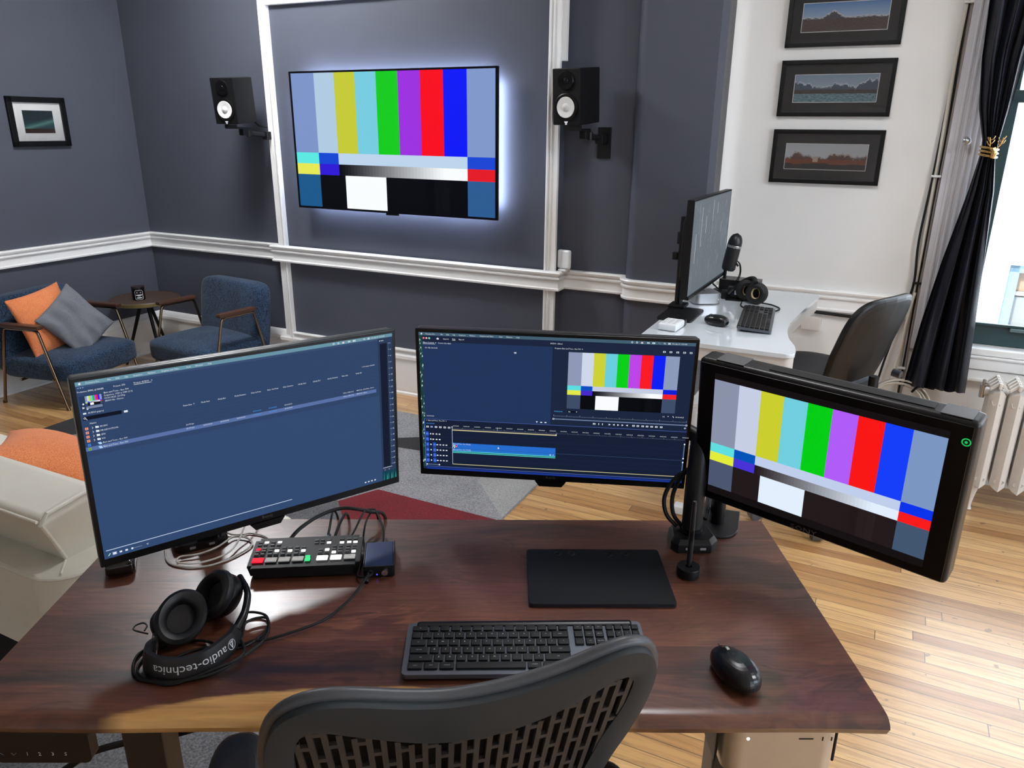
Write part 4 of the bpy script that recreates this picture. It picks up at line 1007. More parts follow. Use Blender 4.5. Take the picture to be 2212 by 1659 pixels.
# ------------------------------------------------------------------ walnut desk
TOP = .81
def walnut_mat():
    t = NT('oiled_walnut'); co = t.sep(t.coord()); x, y = co[0], co[1]
    wob = t.math('MULTIPLY', t.math('SUBTRACT', t.noise(t.comb(t.math('MULTIPLY', x, 1.2), 0.0, 7.7), 1.0, 2), .5), .006)
    yy = t.math('ADD', y, wob)
    pid = t.math('ADD', t.math('ADD', t.math('GREATER_THAN', y, 1.1355), t.math('GREATER_THAN', y, 1.336)), t.math('GREATER_THAN', y, 1.512))
    r = t.white(t.comb(pid, 2.2, 4.1))[0]
    big = t.noise(t.comb(t.math('MULTIPLY_ADD', x, 1.6, t.math('MULTIPLY', pid, 5.3)), t.math('MULTIPLY', yy, 5.5), pid), 1.5, 3, .55, 1.6)
    band = t.noise(t.comb(t.math('MULTIPLY_ADD', x, .9, t.math('MULTIPLY', pid, 3.1)), t.math('MULTIPLY_ADD', yy, 15.0, t.math('MULTIPLY', big, 5.0)), pid), 1.3, 4, .6, .4)
    fine = t.noise(t.comb(t.math('MULTIPLY', x, 9.0), t.math('MULTIPLY', yy, 170.0), pid), 1.0, 4, .65, .3)
    f = t.math('ADD', t.math('MULTIPLY', band, .62), t.math('MULTIPLY', big, .38))
    col = t.ramp(f, [(.28, lin((40, 23, 17))[:3]), (.44, lin((76, 43, 30))[:3]), (.56, lin((98, 58, 41))[:3]), (.72, lin((128, 80, 56))[:3])])
    col = t.mix(1.0, col, t.ramp(fine, [(.3, (.66, .64, .62)), (.6, (1.05, 1.04, 1.03))]), 'MULTIPLY')
    col = t.mix(1.0, col, t.ramp(r, [(0, (.86, .84, .83)), (1, (1.1, 1.06, 1.04))]), 'MULTIPLY')
    # dark heart streak along the front plank and pale sapwood on the live edge
    st = t.math('ABSOLUTE', t.math('SUBTRACT', yy, t.math('MULTIPLY_ADD', x, .055, 1.094)))
    st2 = t.math('SUBTRACT', 1.0, t.math('MINIMUM', 1.0, t.math('DIVIDE', t.math('ADD', st, t.math('MULTIPLY', t.math('SUBTRACT', band, .5), .03)), .022)))
    col = t.mix(t.math('MULTIPLY', t.math('MULTIPLY', st2, .75), t.math('LESS_THAN', x, .05)), col, lin((34, 24, 26)))
    hump = t.math('MAXIMUM', 0.0, t.math('SUBTRACT', 1.0, t.math('POWER', t.math('ABSOLUTE', t.math('DIVIDE', t.math('SUBTRACT', x, -.21), .43)), 2.0)))
    lim = t.math('ADD', t.math('MULTIPLY_ADD', hump, .066, .958), t.math('MULTIPLY', t.math('SUBTRACT', t.noise(t.comb(t.math('MULTIPLY', x, 5.0), t.math('MULTIPLY', y, 30.0), 1.0), 1.0, 4, .7), .5), .030))
    sap = t.math('MULTIPLY', t.math('SUBTRACT', 1.0, t.math('MINIMUM', 1.0, t.math('MAXIMUM', 0.0, t.math('DIVIDE', t.math('SUBTRACT', y, lim), .010)))), t.math('MINIMUM', 1.0, t.math('MULTIPLY', hump, 5.0)))
    sapc = t.mix(1.0, t.ramp(t.noise(t.comb(t.math('MULTIPLY', x, 3.0), t.math('MULTIPLY', y, 26.0), co[2]), 1.0, 3, .6), [(.3, lin((168, 120, 66))[:3]), (.7, lin((216, 170, 104))[:3])]), t.ramp(fine, [(.3, (.84, .82, .78)), (.6, (1.03, 1.02, 1.0))]), 'MULTIPLY')
    col = t.mix(sap, col, sapc)
    kn = t.math('LESS_THAN', t.math('ADD', t.math('POWER', t.math('DIVIDE', t.math('SUBTRACT', x, -.346), .006), 2.0), t.math('POWER', t.math('DIVIDE', t.math('SUBTRACT', y, .992), .009), 2.0)), 1.0)
    col = t.mix(t.math('MULTIPLY', kn, .85), col, lin((60, 36, 24)))
    seam = None
    for yv in (1.1355, 1.336, 1.512):
        q = t.math('LESS_THAN', t.math('ABSOLUTE', t.math('SUBTRACT', y, yv)), .0006); seam = q if seam is None else t.math('MAXIMUM', seam, q)
    col = t.mix(t.math('MULTIPLY', seam, .5), col, lin((40, 24, 20)))
    t.l(col, t.b.inputs['Base Color'])
    t.l(t.ramp(fine, [(.3, (.42,) * 3), (.7, (.34,) * 3)]), t.b.inputs['Roughness']); setin(t.b, 'Specular IOR Level', .35); setin(t.b, 'Coat Weight', .7); setin(t.b, 'Coat Roughness', .26)
    t.bump(fine, .03, .0003)
    return t.m
t = thing('walnut_desk', 'live edge walnut standing desk in the foreground holding three screens', 'desk', (0, 0, 0))
def desk_top():
    m = MB(); n = 90; rings = []
    x0, x1 = -.8745, .622
    for i in range(n):
        x = x0 + (x1 - x0) * i / (n - 1)
        e = .006 * sin(x * 5.1 + .6) + .0035 * sin(x * 13 + 1.0) + .008 * (x < .1) * sin((x + .9) * 3.14)
        yf = .958 + e * .6; yb = 1.603
        top, bot = TOP, TOP - .040
        r = [(yb, top - .004), (yb - .004, top), (yf + .026, top)]
        for k in range(1, 9):
            a = R(90 + 180 * k / 9); r.append((yf + .021 + .021 * cos(a) * (1.0 + .2 * (sin(a) > 0)), (top + bot) / 2 + .020 * sin(a)))
        r += [(yf + .03, bot), (yb - .004, bot), (yb, bot + .004)]
        rings.append([(x, y, z) for y, z in r])
    k = len(rings[0])
    vs = [p for r in rings for p in r]; fs = []
    for i in range(n - 1):
        for j in range(k): fs.append((i * k + j, i * k + (j + 1) % k, (i + 1) * k + (j + 1) % k, (i + 1) * k + j))
    fs.append(tuple(range(k))); fs.append(tuple((n - 1) * k + j for j in range(k))[::-1])
    return m.add(vs, fs)
desk_top().build('table_top', walnut_mat(), t, sharp=50)
LEGM = mat('dark_bronze_steel', (44, 37, 32), .4, metal=.3)
for x in (-.745, .49):
    MB().box((x, 1.28, .40), (.085, .07, .74), r=.006).build('leg', LEGM, t)
    MB().box((x, 1.28, .762), (.09, .56, .014), r=.003).build('top_bracket', LEGM, t)
    MB().box((x, 1.28, .02), (.09, .60, .035), r=.01).build('foot', LEGM, t)
MB().box((-.13, 1.30, .745), (1.15, .06, .03), r=.004).build('crossbar', LEGM, t)
m = MB().box((-.748, .984, .739), (.158, .022, .064), r=.012, only='y', seg=4)
cp = m.build('control_panel', mat('panel_black', (6, 6, 8), .4, spec=.3), t)
m = MB()
for ch, x in (('1', -.773), ('2', -.752), ('3', -.731), ('S', -.710)): m.text(ch, .0098, lambda px, py: (x + px, .9725, .7225 + py), 0, .5)
m.build('preset_numerals', INK, cp, sharp=0)
m = MB()
for x, sg in ((-.815, 1), (-.794, -1)):
    m.tube([(x - .004, .9725, .7255 - sg * .002), (x, .9725, .7255 + sg * .002), (x + .004, .9725, .7255 - sg * .002)], .0006, n=5)
m.build('arrow_marks', DIMINK, cp)
tag(MB().tube([(-1.10, 1.36, .14), (-1.05, 1.35, .25), (-.985, 1.35, .31), (-.92, 1.35, .355), (-.82, 1.35, .387), (-.72, 1.36, .40), (-.6, 1.37, .45), (-.5, 1.36, .6), (-.45, 1.345, .72)], .008, n=8, k=6).build('power_cable', RUBBER), 'thick black cable slung behind the left leg of the walnut desk', 'cable')
# computer under the desk
t = thing('desktop_computer', 'silver box computer hung under the right end of the walnut desk', 'computer', (.478, 1.10, .651))
MB().box((0, 0, .0475), (.192, .197, .095), r=.03, only='z', seg=8).build('case', mat('warm_aluminium', (200, 190, 176), .36, metal=.7), t)
m = MB().box((.036, -.0987, .078), (.024, .001, .0022)); m.build('card_slot', BLACK, t)
for x in (.064, .079): MB().box((x, -.0987, .078), (.0022, .001, .0075)).build('front_port', BLACK, t)
m = MB(); m.lathe([(.0028, 0), (.0026, .0008), (.001, .0008)], n=12, X=Matrix.Translation((-.062, -.0985, .078)) @ Matrix.Rotation(pi / 2, 4, 'X')); m.build('status_light', emi((255, 255, 250), 2.5), t)
t = thing('computer_mount', 'black metal cradle holding the silver computer under the walnut desk', 'mount', (.478, 1.10, .651))
m = MB()
for sx in (-1, 1): m.box((sx * .1035, .0, .06), (.005, .14, .12), r=.002).box((sx * .122, .0, .117), (.04, .14, .004), r=.001)
m.box((0, .04, -.004), (.212, .05, .005), r=.002); m.build('cradle', BLACK, t)

# ------------------------------------------------------------------ edit monitors
def make_monitor(label, loc, rot, lw=.613, lh=.36):
    t = thing('edit_monitor', label, 'monitor', loc, rot=rot, group='black edit monitors on arms')
    m = MB().box((0, .006, 0), (lw, .012, lh), r=.0025); m.build('bezel', SATIN, t)
    MB().box((0, .021, .002), (lw - .002, .022, lh - .006), r=.006).box((0, .042, -.02), (.36, .035, .22), r=.02).build('rear_shell', mat('charcoal_shell', (32, 32, 35), .4), t)
    m = MB(); m.prism([(-.036, -.0125), (.036, -.0125), (.026, -.026), (-.026, -.026)], -.001, .011, X=Matrix.Translation((0, 0, -lh / 2 + .0125)) @ Matrix.Rotation(pi / 2, 4, 'X') @ Matrix.Diagonal((1, 1, -1, 1)))
    m.build('sensor_chin', SATIN, t)
    m = MB().text('BenQ', .0085, lambda x, y: (x, -.0004, -lh / 2 + .0075 + y), 0, .5, wide=1.15); m.build('logo', DIMINK, t, sharp=0)
    MB().box((0, .065, .0), (.11, .012, .11), r=.004).build('mounting_plate', BLACK, t)
    return t
SW, SH = .597, .336
NAVY = (32, 48, 76); WHT = (226, 232, 240); DK = (16, 22, 38); TEALB = (104, 146, 164)
def menu_bar(sc, c):
    sc.rect(0, 0, 1, .0215, c, 1)
    x = .011
    sc.disc(x, .011, .0055, WHT); sc.rect(x + .0005, .003, x + .0022, .0055, WHT, 3)
    for u, s_ in ((.0265, 'Premiere Pro'), (.082, 'File'), (.1035, 'Edit'), (.126, 'Clip'), (.150, 'Sequence'), (.189, 'Markers'), (.226, 'Graphics and Titles'), (.297, 'View'), (.323, 'Window'), (.360, 'Help')):
        sc.text(u, .0148, s_, .0086, WHT, wide=.93)
    for i, u in enumerate((.776, .793, .811, .832, .852, .872, .890, .907)):
        if i in (0, 1): sc.disc(u, .011, .0062, WHT); sc.disc(u, .011, .0036, c, 4)
        elif i == 2: sc.disc(u, .011, .006, (236, 180, 190)); sc.rect(u - .004, .011, u + .004, .016, WHT, 4)
        elif i == 3: sc.poly([(u - .005, .011), (u, .005), (u, .017)], WHT, 3); sc.poly([(u, .011), (u + .005, .005), (u + .005, .017)], WHT, 3)
        elif i == 4: sc.rect(u - .005, .006, u + .005, .016, WHT, 3); sc.rect(u - .002, .009, u + .002, .013, c, 4)
        elif i == 5: sc.poly([(u - .005, .006), (u - .0042, .006), (u + .005, .016), (u + .0042, .016)], WHT, 3)
        elif i == 6: sc.disc(u, .010, .005, WHT); sc.disc(u, .010, .0032, c, 4); sc.poly([(u + .002, .012), (u + .003, .012), (u + .0055, .018), (u + .0045, .018)], WHT, 3)
        else: sc.rect(u - .0045, .006, u + .0045, .010, WHT, 3); sc.rect(u - .0045, .012, u + .0045, .016, WHT, 3)
    sc.text(.917, .0148, 'Mon Apr 27  10:57 AM', .0086, WHT, wide=.80)
t = make_monitor('left edit monitor showing a blue project list window', (-.477, 1.37, 1.115), Euler((R(0), R(.8), R(37.2)), 'XYZ'))
sc = Scr(SW, SH, cz=.004, y=-.0004)
sc.rect(0, 0, 1, 1, (46, 68, 104), 0)
# slightly brighter towards the lower right, as the panel shows the desktop blue through the window
sc.rect(0, .0215, .942, .40, (46, 67, 103), 1); sc.rect(0, .0215, .942, .034, (54, 76, 110), 2); sc.rect(0, .40, .942, 1, (49, 73, 111), 1)
menu_bar(sc, TEALB)
for i in range(3): sc.disc(.006 + .006 * i, .0315, .0035, (120, 150, 190), 3)
sc.text(.002, .0565, 'Production: EMMS_QUINNER', .0086, WHT, wide=.78); sc.text(.0945, .0545, 'Project: SFX', .0085, WHT, wide=.9); sc.text(.148, .0545, 'Project: AUDIO   \u2261', .0088, WHT, wide=.9); sc.rect(.148, .0585, .196, .0605, WHT, 3)
sc.rect(.004, .076, .063, .152, (36, 54, 88), 2); bars(sc, .0185, .079, .061, .128, PMO, 3); sc.rect(.0185, .133, .060, .146, (120, 132, 160), 3)
sc.disc(.0125, .118, .0045, WHT); sc.poly([(.009, .132), (.009, .144), (.0155, .138)], WHT, 3); sc.disc(.021, .146, .0045, WHT)
for i, s_ in enumerate(('Bars and Tone - Rec 709', 'Sequence, 1920 x 1080 (1.0)', '00:00:04;23, 23.976p', '48000 Hz - Stereo')): sc.text(.0675, .0795 + .0148 * i, s_, .0088, WHT, wide=.92)
sc.rect(.008, .164, .016, .172, WHT, 3); sc.text(.0205, .172, 'AUDIO.prproj', .0088, WHT, wide=.95)
sc.rect(.006, .184, .106, .204, (10, 16, 32), 2); sc.disc(.0105, .193, .0055, WHT, 3); sc.disc(.0105, .193, .0033, (10, 16, 32), 4); sc.poly([(.0125, .197), (.0135, .196), (.0165, .203), (.0155, .204)], WHT, 3)
sc.rect(.112, .189, .122, .200, WHT, 3); sc.text(.0205, .2285, 'Name', .0085, WHT)
for i in range(7): sc.rect(0, .2385 + .0222 * i, .93, .2392 + .0222 * i, (36, 52, 82), 2)
CH = (238, 150, 124)
for i, (c_, s_) in enumerate(((CH, 'MUSIC'), (CH, 'PRODUCTION'), (CH, 'SFX'), (CH, 'VO'), ((60, 130, 220), 'Bars and Tone - Rec 709'), ((120, 176, 70), 'Bars and Tone - Rec 709'))):
    v = .2495 + .0222 * i
    if i == 5: sc.rect(0, v - .0112, .929, v + .0112, (88, 112, 164), 2)
    sc.rect(.0065, v - .007, .0145, v + .007, c_, 4); sc.rect(.009, v - .004, .012, v + .004, tuple(int(x * .75) for x in c_), 5)
    if i < 4:
        sc.poly([(.0235, v - .006), (.0245, v - .006), (.0275, v), (.0245, v + .006), (.0235, v + .006), (.0262, v)], WHT, 4)
        sc.rect(.033, v - .005, .0415, v + .005, WHT, 4); sc.rect(.033, v - .0065, .037, v - .004, WHT, 4); sc.text(.0445, v + .004, s_, .0088, WHT, 4)
    else:
        sc.rect(.033, v - .006, .041, v + .001, (160, 206, 250), 4); sc.rect(.0355, v - .001, .043, v + .006, (190, 224, 255), 5); sc.text(.0455, v + .004, s_, .0088, WHT, 4, wide=.92)
for u, s_ in ((.275, 'Frame Rate  \u2191'), (.328, 'Media Start'), (.379, 'Media End'), (.431, 'Media Duration'), (.483, 'Video In Point'), (.536, 'Video Out Point'), (.589, 'Video Duration'), (.641, 'Subclip Start'), (.694, 'Subclip End'), (.746, 'Subclip Duration'), (.799, 'Video Info'), (.852, 'Audio Info')):
    sc.text(u, .2265, s_, .0085, WHT, wide=.82)
sc.text(.876, .1905, '1 of 6 items selected', .0085, WHT, wide=.86)
BLT = (70, 170, 255)
for i in range(2):
    v = .3382 + .0222 * i
    sc.text(.276, v, '23.976 fps', .0085, WHT, 4, wide=.85)
    if i == 1:
        for u in (.327, .379, .431): sc.text(u, v, '00:00:00:00', .0085, WHT, 4, wide=.85)
    sc.text(.484, v, '00:00:00:00', .0085, BLT, 4, wide=.85); sc.text(.536, v, '00:00:04:23', .0085, BLT, 4, wide=.85); sc.text(.589, v, '00:00:05:00', .0085, WHT, 4, wide=.85)
    sc.text(.800, v, '1920 x 1080 (1.0)', .0085, WHT, 4, wide=.82); sc.text(.852, v, ('48000 Hz - 32 bit float - Stereo', '48000 Hz - Stereo')[i], .0085, WHT, 4, wide=.78)
sc.rect(.007, .9495, .590, .9535, (190, 208, 232), 3)
for i, u in enumerate((.0135, .029, .046, .062)):
    if i == 0: sc.poly([(u - .003, .984), (u + .003, .970), (u + .005, .972), (u - .001, .986)], (190, 235, 200), 3)
    elif i == 1: sc.rect(u - .006, .969, u + .006, .986, (150, 170, 206), 3); sc.rect(u - .004, .972, u + .004, .983, WHT, 4)
    else: sc.rect(u - .0035, .973, u + .0035, .983, WHT, 3)
sc.disc(.078, .978, .006, WHT); sc.rect(.078, .9772, .106, .979, (150, 168, 196), 3); sc.rect(.119, .974, .125, .976, WHT, 3); sc.rect(.1205, .979, .1235, .981, WHT, 3)
for u in (.868, .881, .894, .907): sc.rect(u, .973, u + .006, .981, WHT, 3)
sc.rect(.942, .0215, .9428, 1, (28, 42, 66), 3); sc.rect(.9428, .0215, 1, 1, (40, 58, 88), 1); sc.rect(.949, .058, .977, .905, (17, 24, 44), 2)
for i in range(3): sc.disc(.950 + .006 * i, .0385, .0032, WHT, 3)
for i in range(21):
    v = .0605 + .0415 * i; sc.rect(.982, v - .001, .986, v + .001, WHT, 3); sc.text(.988, v + .005, str(-3 * i) if i else '0', .0085, WHT, 3)
    for k in (1, 2, 3):
        if i < 20: sc.rect(.983, v + .0104 * k - .0007, .985, v + .0104 * k + .0007, (150, 166, 190), 3)
sc.rect(.945, .909, .983, .9115, WHT, 3); sc.text(.951, .930, 'S', .009, WHT); sc.text(.969, .930, 'S', .009, WHT)
sc.rect(.9428, .936, 1, 1, (14, 62, 78), 2)
for i in range(9): sc.poly([(.945 + .006 * i, .998), (.950 + .006 * i, .94 + .006 * (i % 3)), (.953 + .006 * i, .998)], [(30, 104, 110), (10, 46, 62), (40, 130, 120)][i % 3], 3)
sc.build(t)
t = make_monitor('middle edit monitor showing a timeline and a colour bars preview', (.111, 1.571, 1.101), Euler((R(2.9), R(.33), R(-6.24)), 'XYZ'))
sc = Scr(SW, SH, cz=.004, y=-.0004)
sc.rect(0, 0, 1, 1, (24, 36, 60), 0); menu_bar(sc, (66, 94, 112))
rnd = random.Random(8)
sc.rect(0, .0215, .0135, .985, (30, 62, 66), 1)
for i in range(110):
    u, v = rnd.uniform(0, .0125), rnd.uniform(.03, .96); k = rnd.random()
    sc.poly([(u, v), (u + .003, v + .012), (u - .001, v + .018)], (210, 226, 220) if k > .72 else ((20, 52, 44) if k > .35 else (70, 118, 110)), 2)
sc.rect(.0135, .0285, 1, .062, (26, 36, 60), 2)
for i, c_ in enumerate(((240, 120, 130), (236, 170, 180), (120, 220, 190))): sc.disc(.0185 + .0105 * i, .0395, .0068, c_, 3)
sc.poly([(.066, .040), (.071, .033), (.076, .040), (.0745, .046), (.0675, .046)], WHT, 3)
for u, s_ in ((.091, 'Import'), (.125, 'Edit'), (.149, 'Export')): sc.text(u, .0445, s_, .0092, WHT)
sc.rect(.125, .047, .137, .049, WHT, 3)
sc.text(.484, .0455, 'AUDIO - Edited', .0092, WHT, wide=.9)
sc.rect(.0135, .062, .493, .613, (34, 52, 90), 2); sc.rect(.496, .062, 1, .613, (26, 38, 62), 2)
sc.rect(.0135, .1205, .480, .1215, (28, 42, 72), 3); sc.rect(.372, .1215, .373, .56, (30, 46, 80), 3); sc.rect(.0135, .56, .480, .561, (30, 46, 80), 3); sc.rect(.0135, .062, .493, .064, (24, 36, 58), 3)
sc.text(.0155, .0740, 'Effect Controls  \u2261', .0092, WHT, 4, wide=.92); sc.rect(.0155, .0775, .061, .0795, WHT, 4); sc.text(.073, .0740, 'Source: (no clips)', .0092, WHT, 4, wide=.9); sc.text(.023, .1085, '(no clip selected)', .0092, WHT, 4, wide=.9)
sc.rect(.353, .111, .361, .120, WHT, 4); sc.rect(.355, .1135, .357, .1175, NAVY, 5)
sc.text(.020, .598, '00:00:00:00', .0085, WHT, 4, wide=.9)
sc.poly([(.438, .594), (.446, .594), (.443, .600), (.443, .606), (.441, .606), (.441, .600)], WHT, 4); sc.rect(.455, .597, .462, .604, WHT, 4); sc.rect(.471, .597, .478, .604, WHT, 4)
sc.text(.501, .0765, 'Program: Bars and Tone - Rec 709  \u2261', .0092, WHT, 4, wide=.9)
for u in (.892, .915, .939, .963, .986):
    sc.rect(u - .0045, .061, u + .0045, .072, WHT, 3); sc.rect(u - .0025, .0635, u + .0025, .0695, (26, 36, 60), 4)
bars(sc, .5515, .0945, .949, .4895, PMO, 3)
sc.text(.5055, .519, '00:00:00:00', .0092, (90, 180, 255), 4, wide=.92); sc.rect(.556, .505, .5955, .5215, (12, 18, 34), 3); sc.text(.559, .518, 'Fit', .0092, WHT, 4); sc.poly([(.587, .510), (.592, .510), (.5895, .516)], WHT, 4)
sc.text(.905, .519, '1/2', .0092, WHT, 4); sc.poly([(.924, .510), (.929, .510), (.9265, .516)], WHT, 4); sc.text(.953, .519, '00:00:04:23', .0092, WHT, 4, wide=.9); sc.poly([(.942, .508), (.944, .507), (.948, .519), (.946, .520)], WHT, 4)
for i in range(101): sc.rect(.504 + .0049 * i, .5455 - (.007 if i % 10 == 0 else 0), .5048 + .0049 * i, .551, (176, 190, 212), 4)
sc.rect(.504, .5665, .996, .5735, (112, 128, 164), 4); sc.disc(.504, .570, .0065, WHT, 5); sc.disc(.996, .570, .0065, WHT, 5); sc.disc(.504, .570, .004, NAVY, 6); sc.disc(.996, .570, .004, NAVY, 6)
for i, u in enumerate((.657, .674, .688, .714, .730, .746, .762, .779, .803, .819, .837, .853, .870, .887, .905)):
    if i in (3, 5, 6): sc.poly([(u - .003, .585), (u - .003, .598), (u + .0045, .5915)], WHT, 4)
    elif i in (4, 7): sc.poly([(u + .003, .585), (u + .003, .598), (u - .0045, .5915)], WHT, 4)
    elif i in (1, 2): sc.rect(u - .0012, .585, u + .0012, .598, WHT, 4)
    else: sc.rect(u - .0045, .586, u + .0045, .597, WHT, 4); sc.rect(u - .002, .589, u + .002, .594, (26, 38, 62), 5)
sc.rect(.988, .590, .996, .592, WHT, 4); sc.rect(.991, .585, .993, .597, WHT, 4)
sc.rect(.0115, .616, 1, .618, (92, 118, 210), 4); sc.rect(.0105, .616, .0122, .978, (92, 118, 210), 4); sc.rect(.0115, .976, 1, .9785, (92, 118, 210), 4); sc.rect(.0122, .618, 1, .976, (20, 30, 52), 3); sc.rect(.0135, .985, 1, 1, (26, 52, 140), 3)
sc.text(.018, .6315, '\u00d7  Bars and Tone - Rec 709  \u2261', .0088, WHT, 5, wide=.9); sc.text(.017, .6545, '00:00:00:00', .0095, (90, 170, 255), 5, wide=.92)
for i, u in enumerate((.022, .038, .055, .072, .089, .106)):
    sc.rect(u - .0045, .669, u + .0045, .681, (140, 156, 206) if i == 1 else WHT, 5)
    if i not in (1,): sc.rect(u - .002, .672, u + .002, .678, (20, 30, 52), 6)
for i in range(22): sc.text(.1205 + .0412 * i, .6635, '00:00:%02d:00' % i, .0078, WHT, 5, wide=.80)
for i in range(176): sc.rect(.118 + .005 * i, .6755 - (.005 if i % 8 == 0 else 0), .1187 + .005 * i, .679, (180, 192, 214), 5)
sc.rect(.118, .688, .517, .6945, (206, 196, 150), 5); sc.rect(.119, .6835, .516, .687, (88, 88, 100), 5); sc.rect(.515, .681, .518, .695, WHT, 6); sc.rect(.1168, .667, .1182, .952, (200, 214, 240), 6); sc.poly([(.1145, .665), (.1205, .665), (.1175, .675)], WHT, 7)
sc.rect(.292, .655, .2928, .677, WHT, 6)
for i in range(6):
    v = .728 + .0405 * i
    sc.rect(.0135, v + .0195, .995, v + .0205, (34, 48, 76), 5); sc.rect(.0145, v - .016, .0255, v + .016, (36, 82, 200), 5); sc.text(.020, v + .005, ('V3', 'V2', 'V1', 'A1', 'A2', 'A3')[i], .011, (150, 190, 255), 6, .5)
    sc.rect(.031, v - .005, .0355, v + .005, WHT, 5)
    if i >= 2: sc.rect(.041, v - .016, .0525, v + .016, (36, 82, 200), 5); sc.text(.0467, v + .005, ('V1', 'A1', 'A2', 'A3')[i - 2], .010, (150, 190, 255), 6, .5)
    for u in ((.043, .056, .068) if i < 2 else (.058, .070, .082, .094)): sc.rect(u - .0032, v - .004, u + .0032, v + .004, WHT, 6)
sc.rect(.0135, .8275, .995, .829, (70, 92, 132), 5)
sc.rect(.118, .787, .516, .831, (36, 108, 204), 6); sc.rect(.118, .832, .516, .850, (40, 118, 206), 6); sc.rect(.118, .850, .516, .866, (24, 60, 96), 6); sc.rect(.118, .8485, .516, .8525, (96, 236, 206), 7); sc.rect(.118, .8585, .516, .8625, (96, 236, 206), 7)
bars(sc, .1195, .802, .137, .826, PMO, 7); sc.text(.1205, .7985, 'Bars and Tone - Rec 709 [V]', .0085, WHT, 7, wide=.85); sc.text(.1205, .8415, 'Bars and Tone - Rec 709 [A]', .0085, WHT, 7, wide=.85)
sc.rect(.494, .836, .499, .844, WHT, 7); sc.rect(.506, .836, .510, .844, (150, 190, 240), 7); sc.poly([(.2945, .800), (.2945, .818), (.2985, .8125), (.3005, .8125)], (240, 240, 255), 8)
sc.rect(.1168, .949, .991, .9535, (206, 196, 150), 6)
sc.rect(.016, .960, .064, .965, (112, 128, 164), 5); sc.disc(.016, .9625, .0055, WHT, 6); sc.disc(.064, .9625, .0055, WHT, 6)
for v0, v1 in ((.708, .814), (.842, .947)): sc.rect(.9945, v0, .9985, v1, (92, 108, 150), 5); sc.disc(.9965, v0, .0055, WHT, 6); sc.disc(.9965, v1, .0055, WHT, 6)
sc.build(t)

# broadcast monitor on its own stand
t = thing('broadcast_monitor', 'thick framed broadcast monitor showing colour bars right of the edit monitors', 'monitor', (.611, 1.342, 1.078), rot=Euler((R(5.5), R(.77), R(-42.67)), 'XYZ'))
SWD, SHT = .523, .334
MB().box((0, .030, 0), (SWD, .058, SHT), r=.011, seg=3).build('casing', mat('broadcast_casing', (14, 14, 16), .35, spec=.4), t)
MB().box((0, -.0005, 0), (SWD - .016, .003, SHT - .016), r=.002).build('front_frame', mat('frame_black', (4, 4, 6), .4, spec=.2), t)
m = MB().box((.035, .030, SHT / 2 + .0007), (.30, .024, .0016)); m.build('top_vent', BLACK, t)
for x, w_ in ((-.195, .06), (.222, .05)): MB().box((x, .030, SHT / 2 + .0007), (w_, .046, .0015), r=.0005).build('top_cover', mat('grey_cover', (84, 84, 86), .4), t)
sc = Scr(SWD, SHT, y=-.0022); sc.rect(.078, .075, .921, .924, (20, 15, 16), 1); bars(sc, .0795, .117, .919, .873, PSO, 2)
sc.build(t)
MB().text('SONY', .0165, lambda x, y: (-.003 + x, -.0024, -SHT / 2 + .0085 + y), 0, .5, wide=1.25).build('logo', DIMINK, t, sharp=0)
m = MB(); X = Matrix.Translation((SWD * .470, -.0024, SHT * .386)) @ Matrix.Rotation(pi / 2, 4, 'X')
m.lathe([(.0075, 0), (.0072, .0006), (.0056, .0006), (.0054, 0)], n=24, X=X, cap=False).lathe([(.0026, .0005), (.0001, .0005)], n=12, X=X, cap=False); m.build('power_button', emi((30, 190, 90), 1.0), t)
t = thing('monitor_stand', 'round ended black plate stand behind the broadcast monitor', 'monitor stand', (.510, 1.583, TOP), R(-20))
pl = [(-.05, .07), (.05, .07)] + [(.05 * cos(R(-a)), -.02 + .052 * sin(R(-a))) for a in range(0, 181, 12)]
MB().rprism(pl, 0, .007, .002).build('base_plate', BLACK, t)
MB().cyl((0, 0, .007), (0, 0, .33), .0175, n=24).build('pole', SATIN, t)
MB().box((.02, -.02, .26), (.06, .05, .07), r=.006).build('bracket', BLACK, t)
# arm of the middle monitor
t = thing('monitor_mount', 'black monitor arm on a six sided hub base beside the pen stand', 'monitor arm', (.428, 1.497, TOP))
hexa = [(-.052, -.026), (-.040, -.046), (.034, -.046), (.053, -.024), (.044, .046), (-.018, .046), (-.046, .030)]
b = bmesh.new(); lo = [b.verts.new((p[0], p[1], 0)) for p in hexa]; mi = [b.verts.new((p[0], p[1], .020)) for p in hexa]; hi = [b.verts.new((p[0] * .86, p[1] * .86 + .002, .030)) for p in hexa]
for q in range(7):
    b.faces.new((lo[q], lo[(q + 1) % 7], mi[(q + 1) % 7], mi[q])); b.faces.new((mi[q], mi[(q + 1) % 7], hi[(q + 1) % 7], hi[q]))
b.faces.new(hi); b.faces.new(lo[::-1])
bmesh.ops.bevel(b, geom=list(b.edges), offset=.0012, segments=1, affect='EDGES')
m = MB().bm(b); b.free(); hb = m.build('hub_base', BLACK, t)
for x in (-.016, .016): MB().box((x, -.0463, .011), (.013, .002, .0055), r=.0008).build('usb_port', ALU, hb)
MB().lathe([(.027, .030), (.027, .035), (.023, .036), (.023, .042)], n=28).build('collar', SATIN, t)
MB().tube([(0, .002, .036), (.001, .008, .10), (.005, .02, .18), (.012, .04, .25)], [.023, .023, .022, .019], n=20, k=4).build('column', BLACK, t)
MB().tube([(.012, .04, .24), (-.10, .145, .27), (-.22, .175, .29), (-.31, .165, .292)], .017, n=12, k=4).build('upper_arm', BLACK, t)
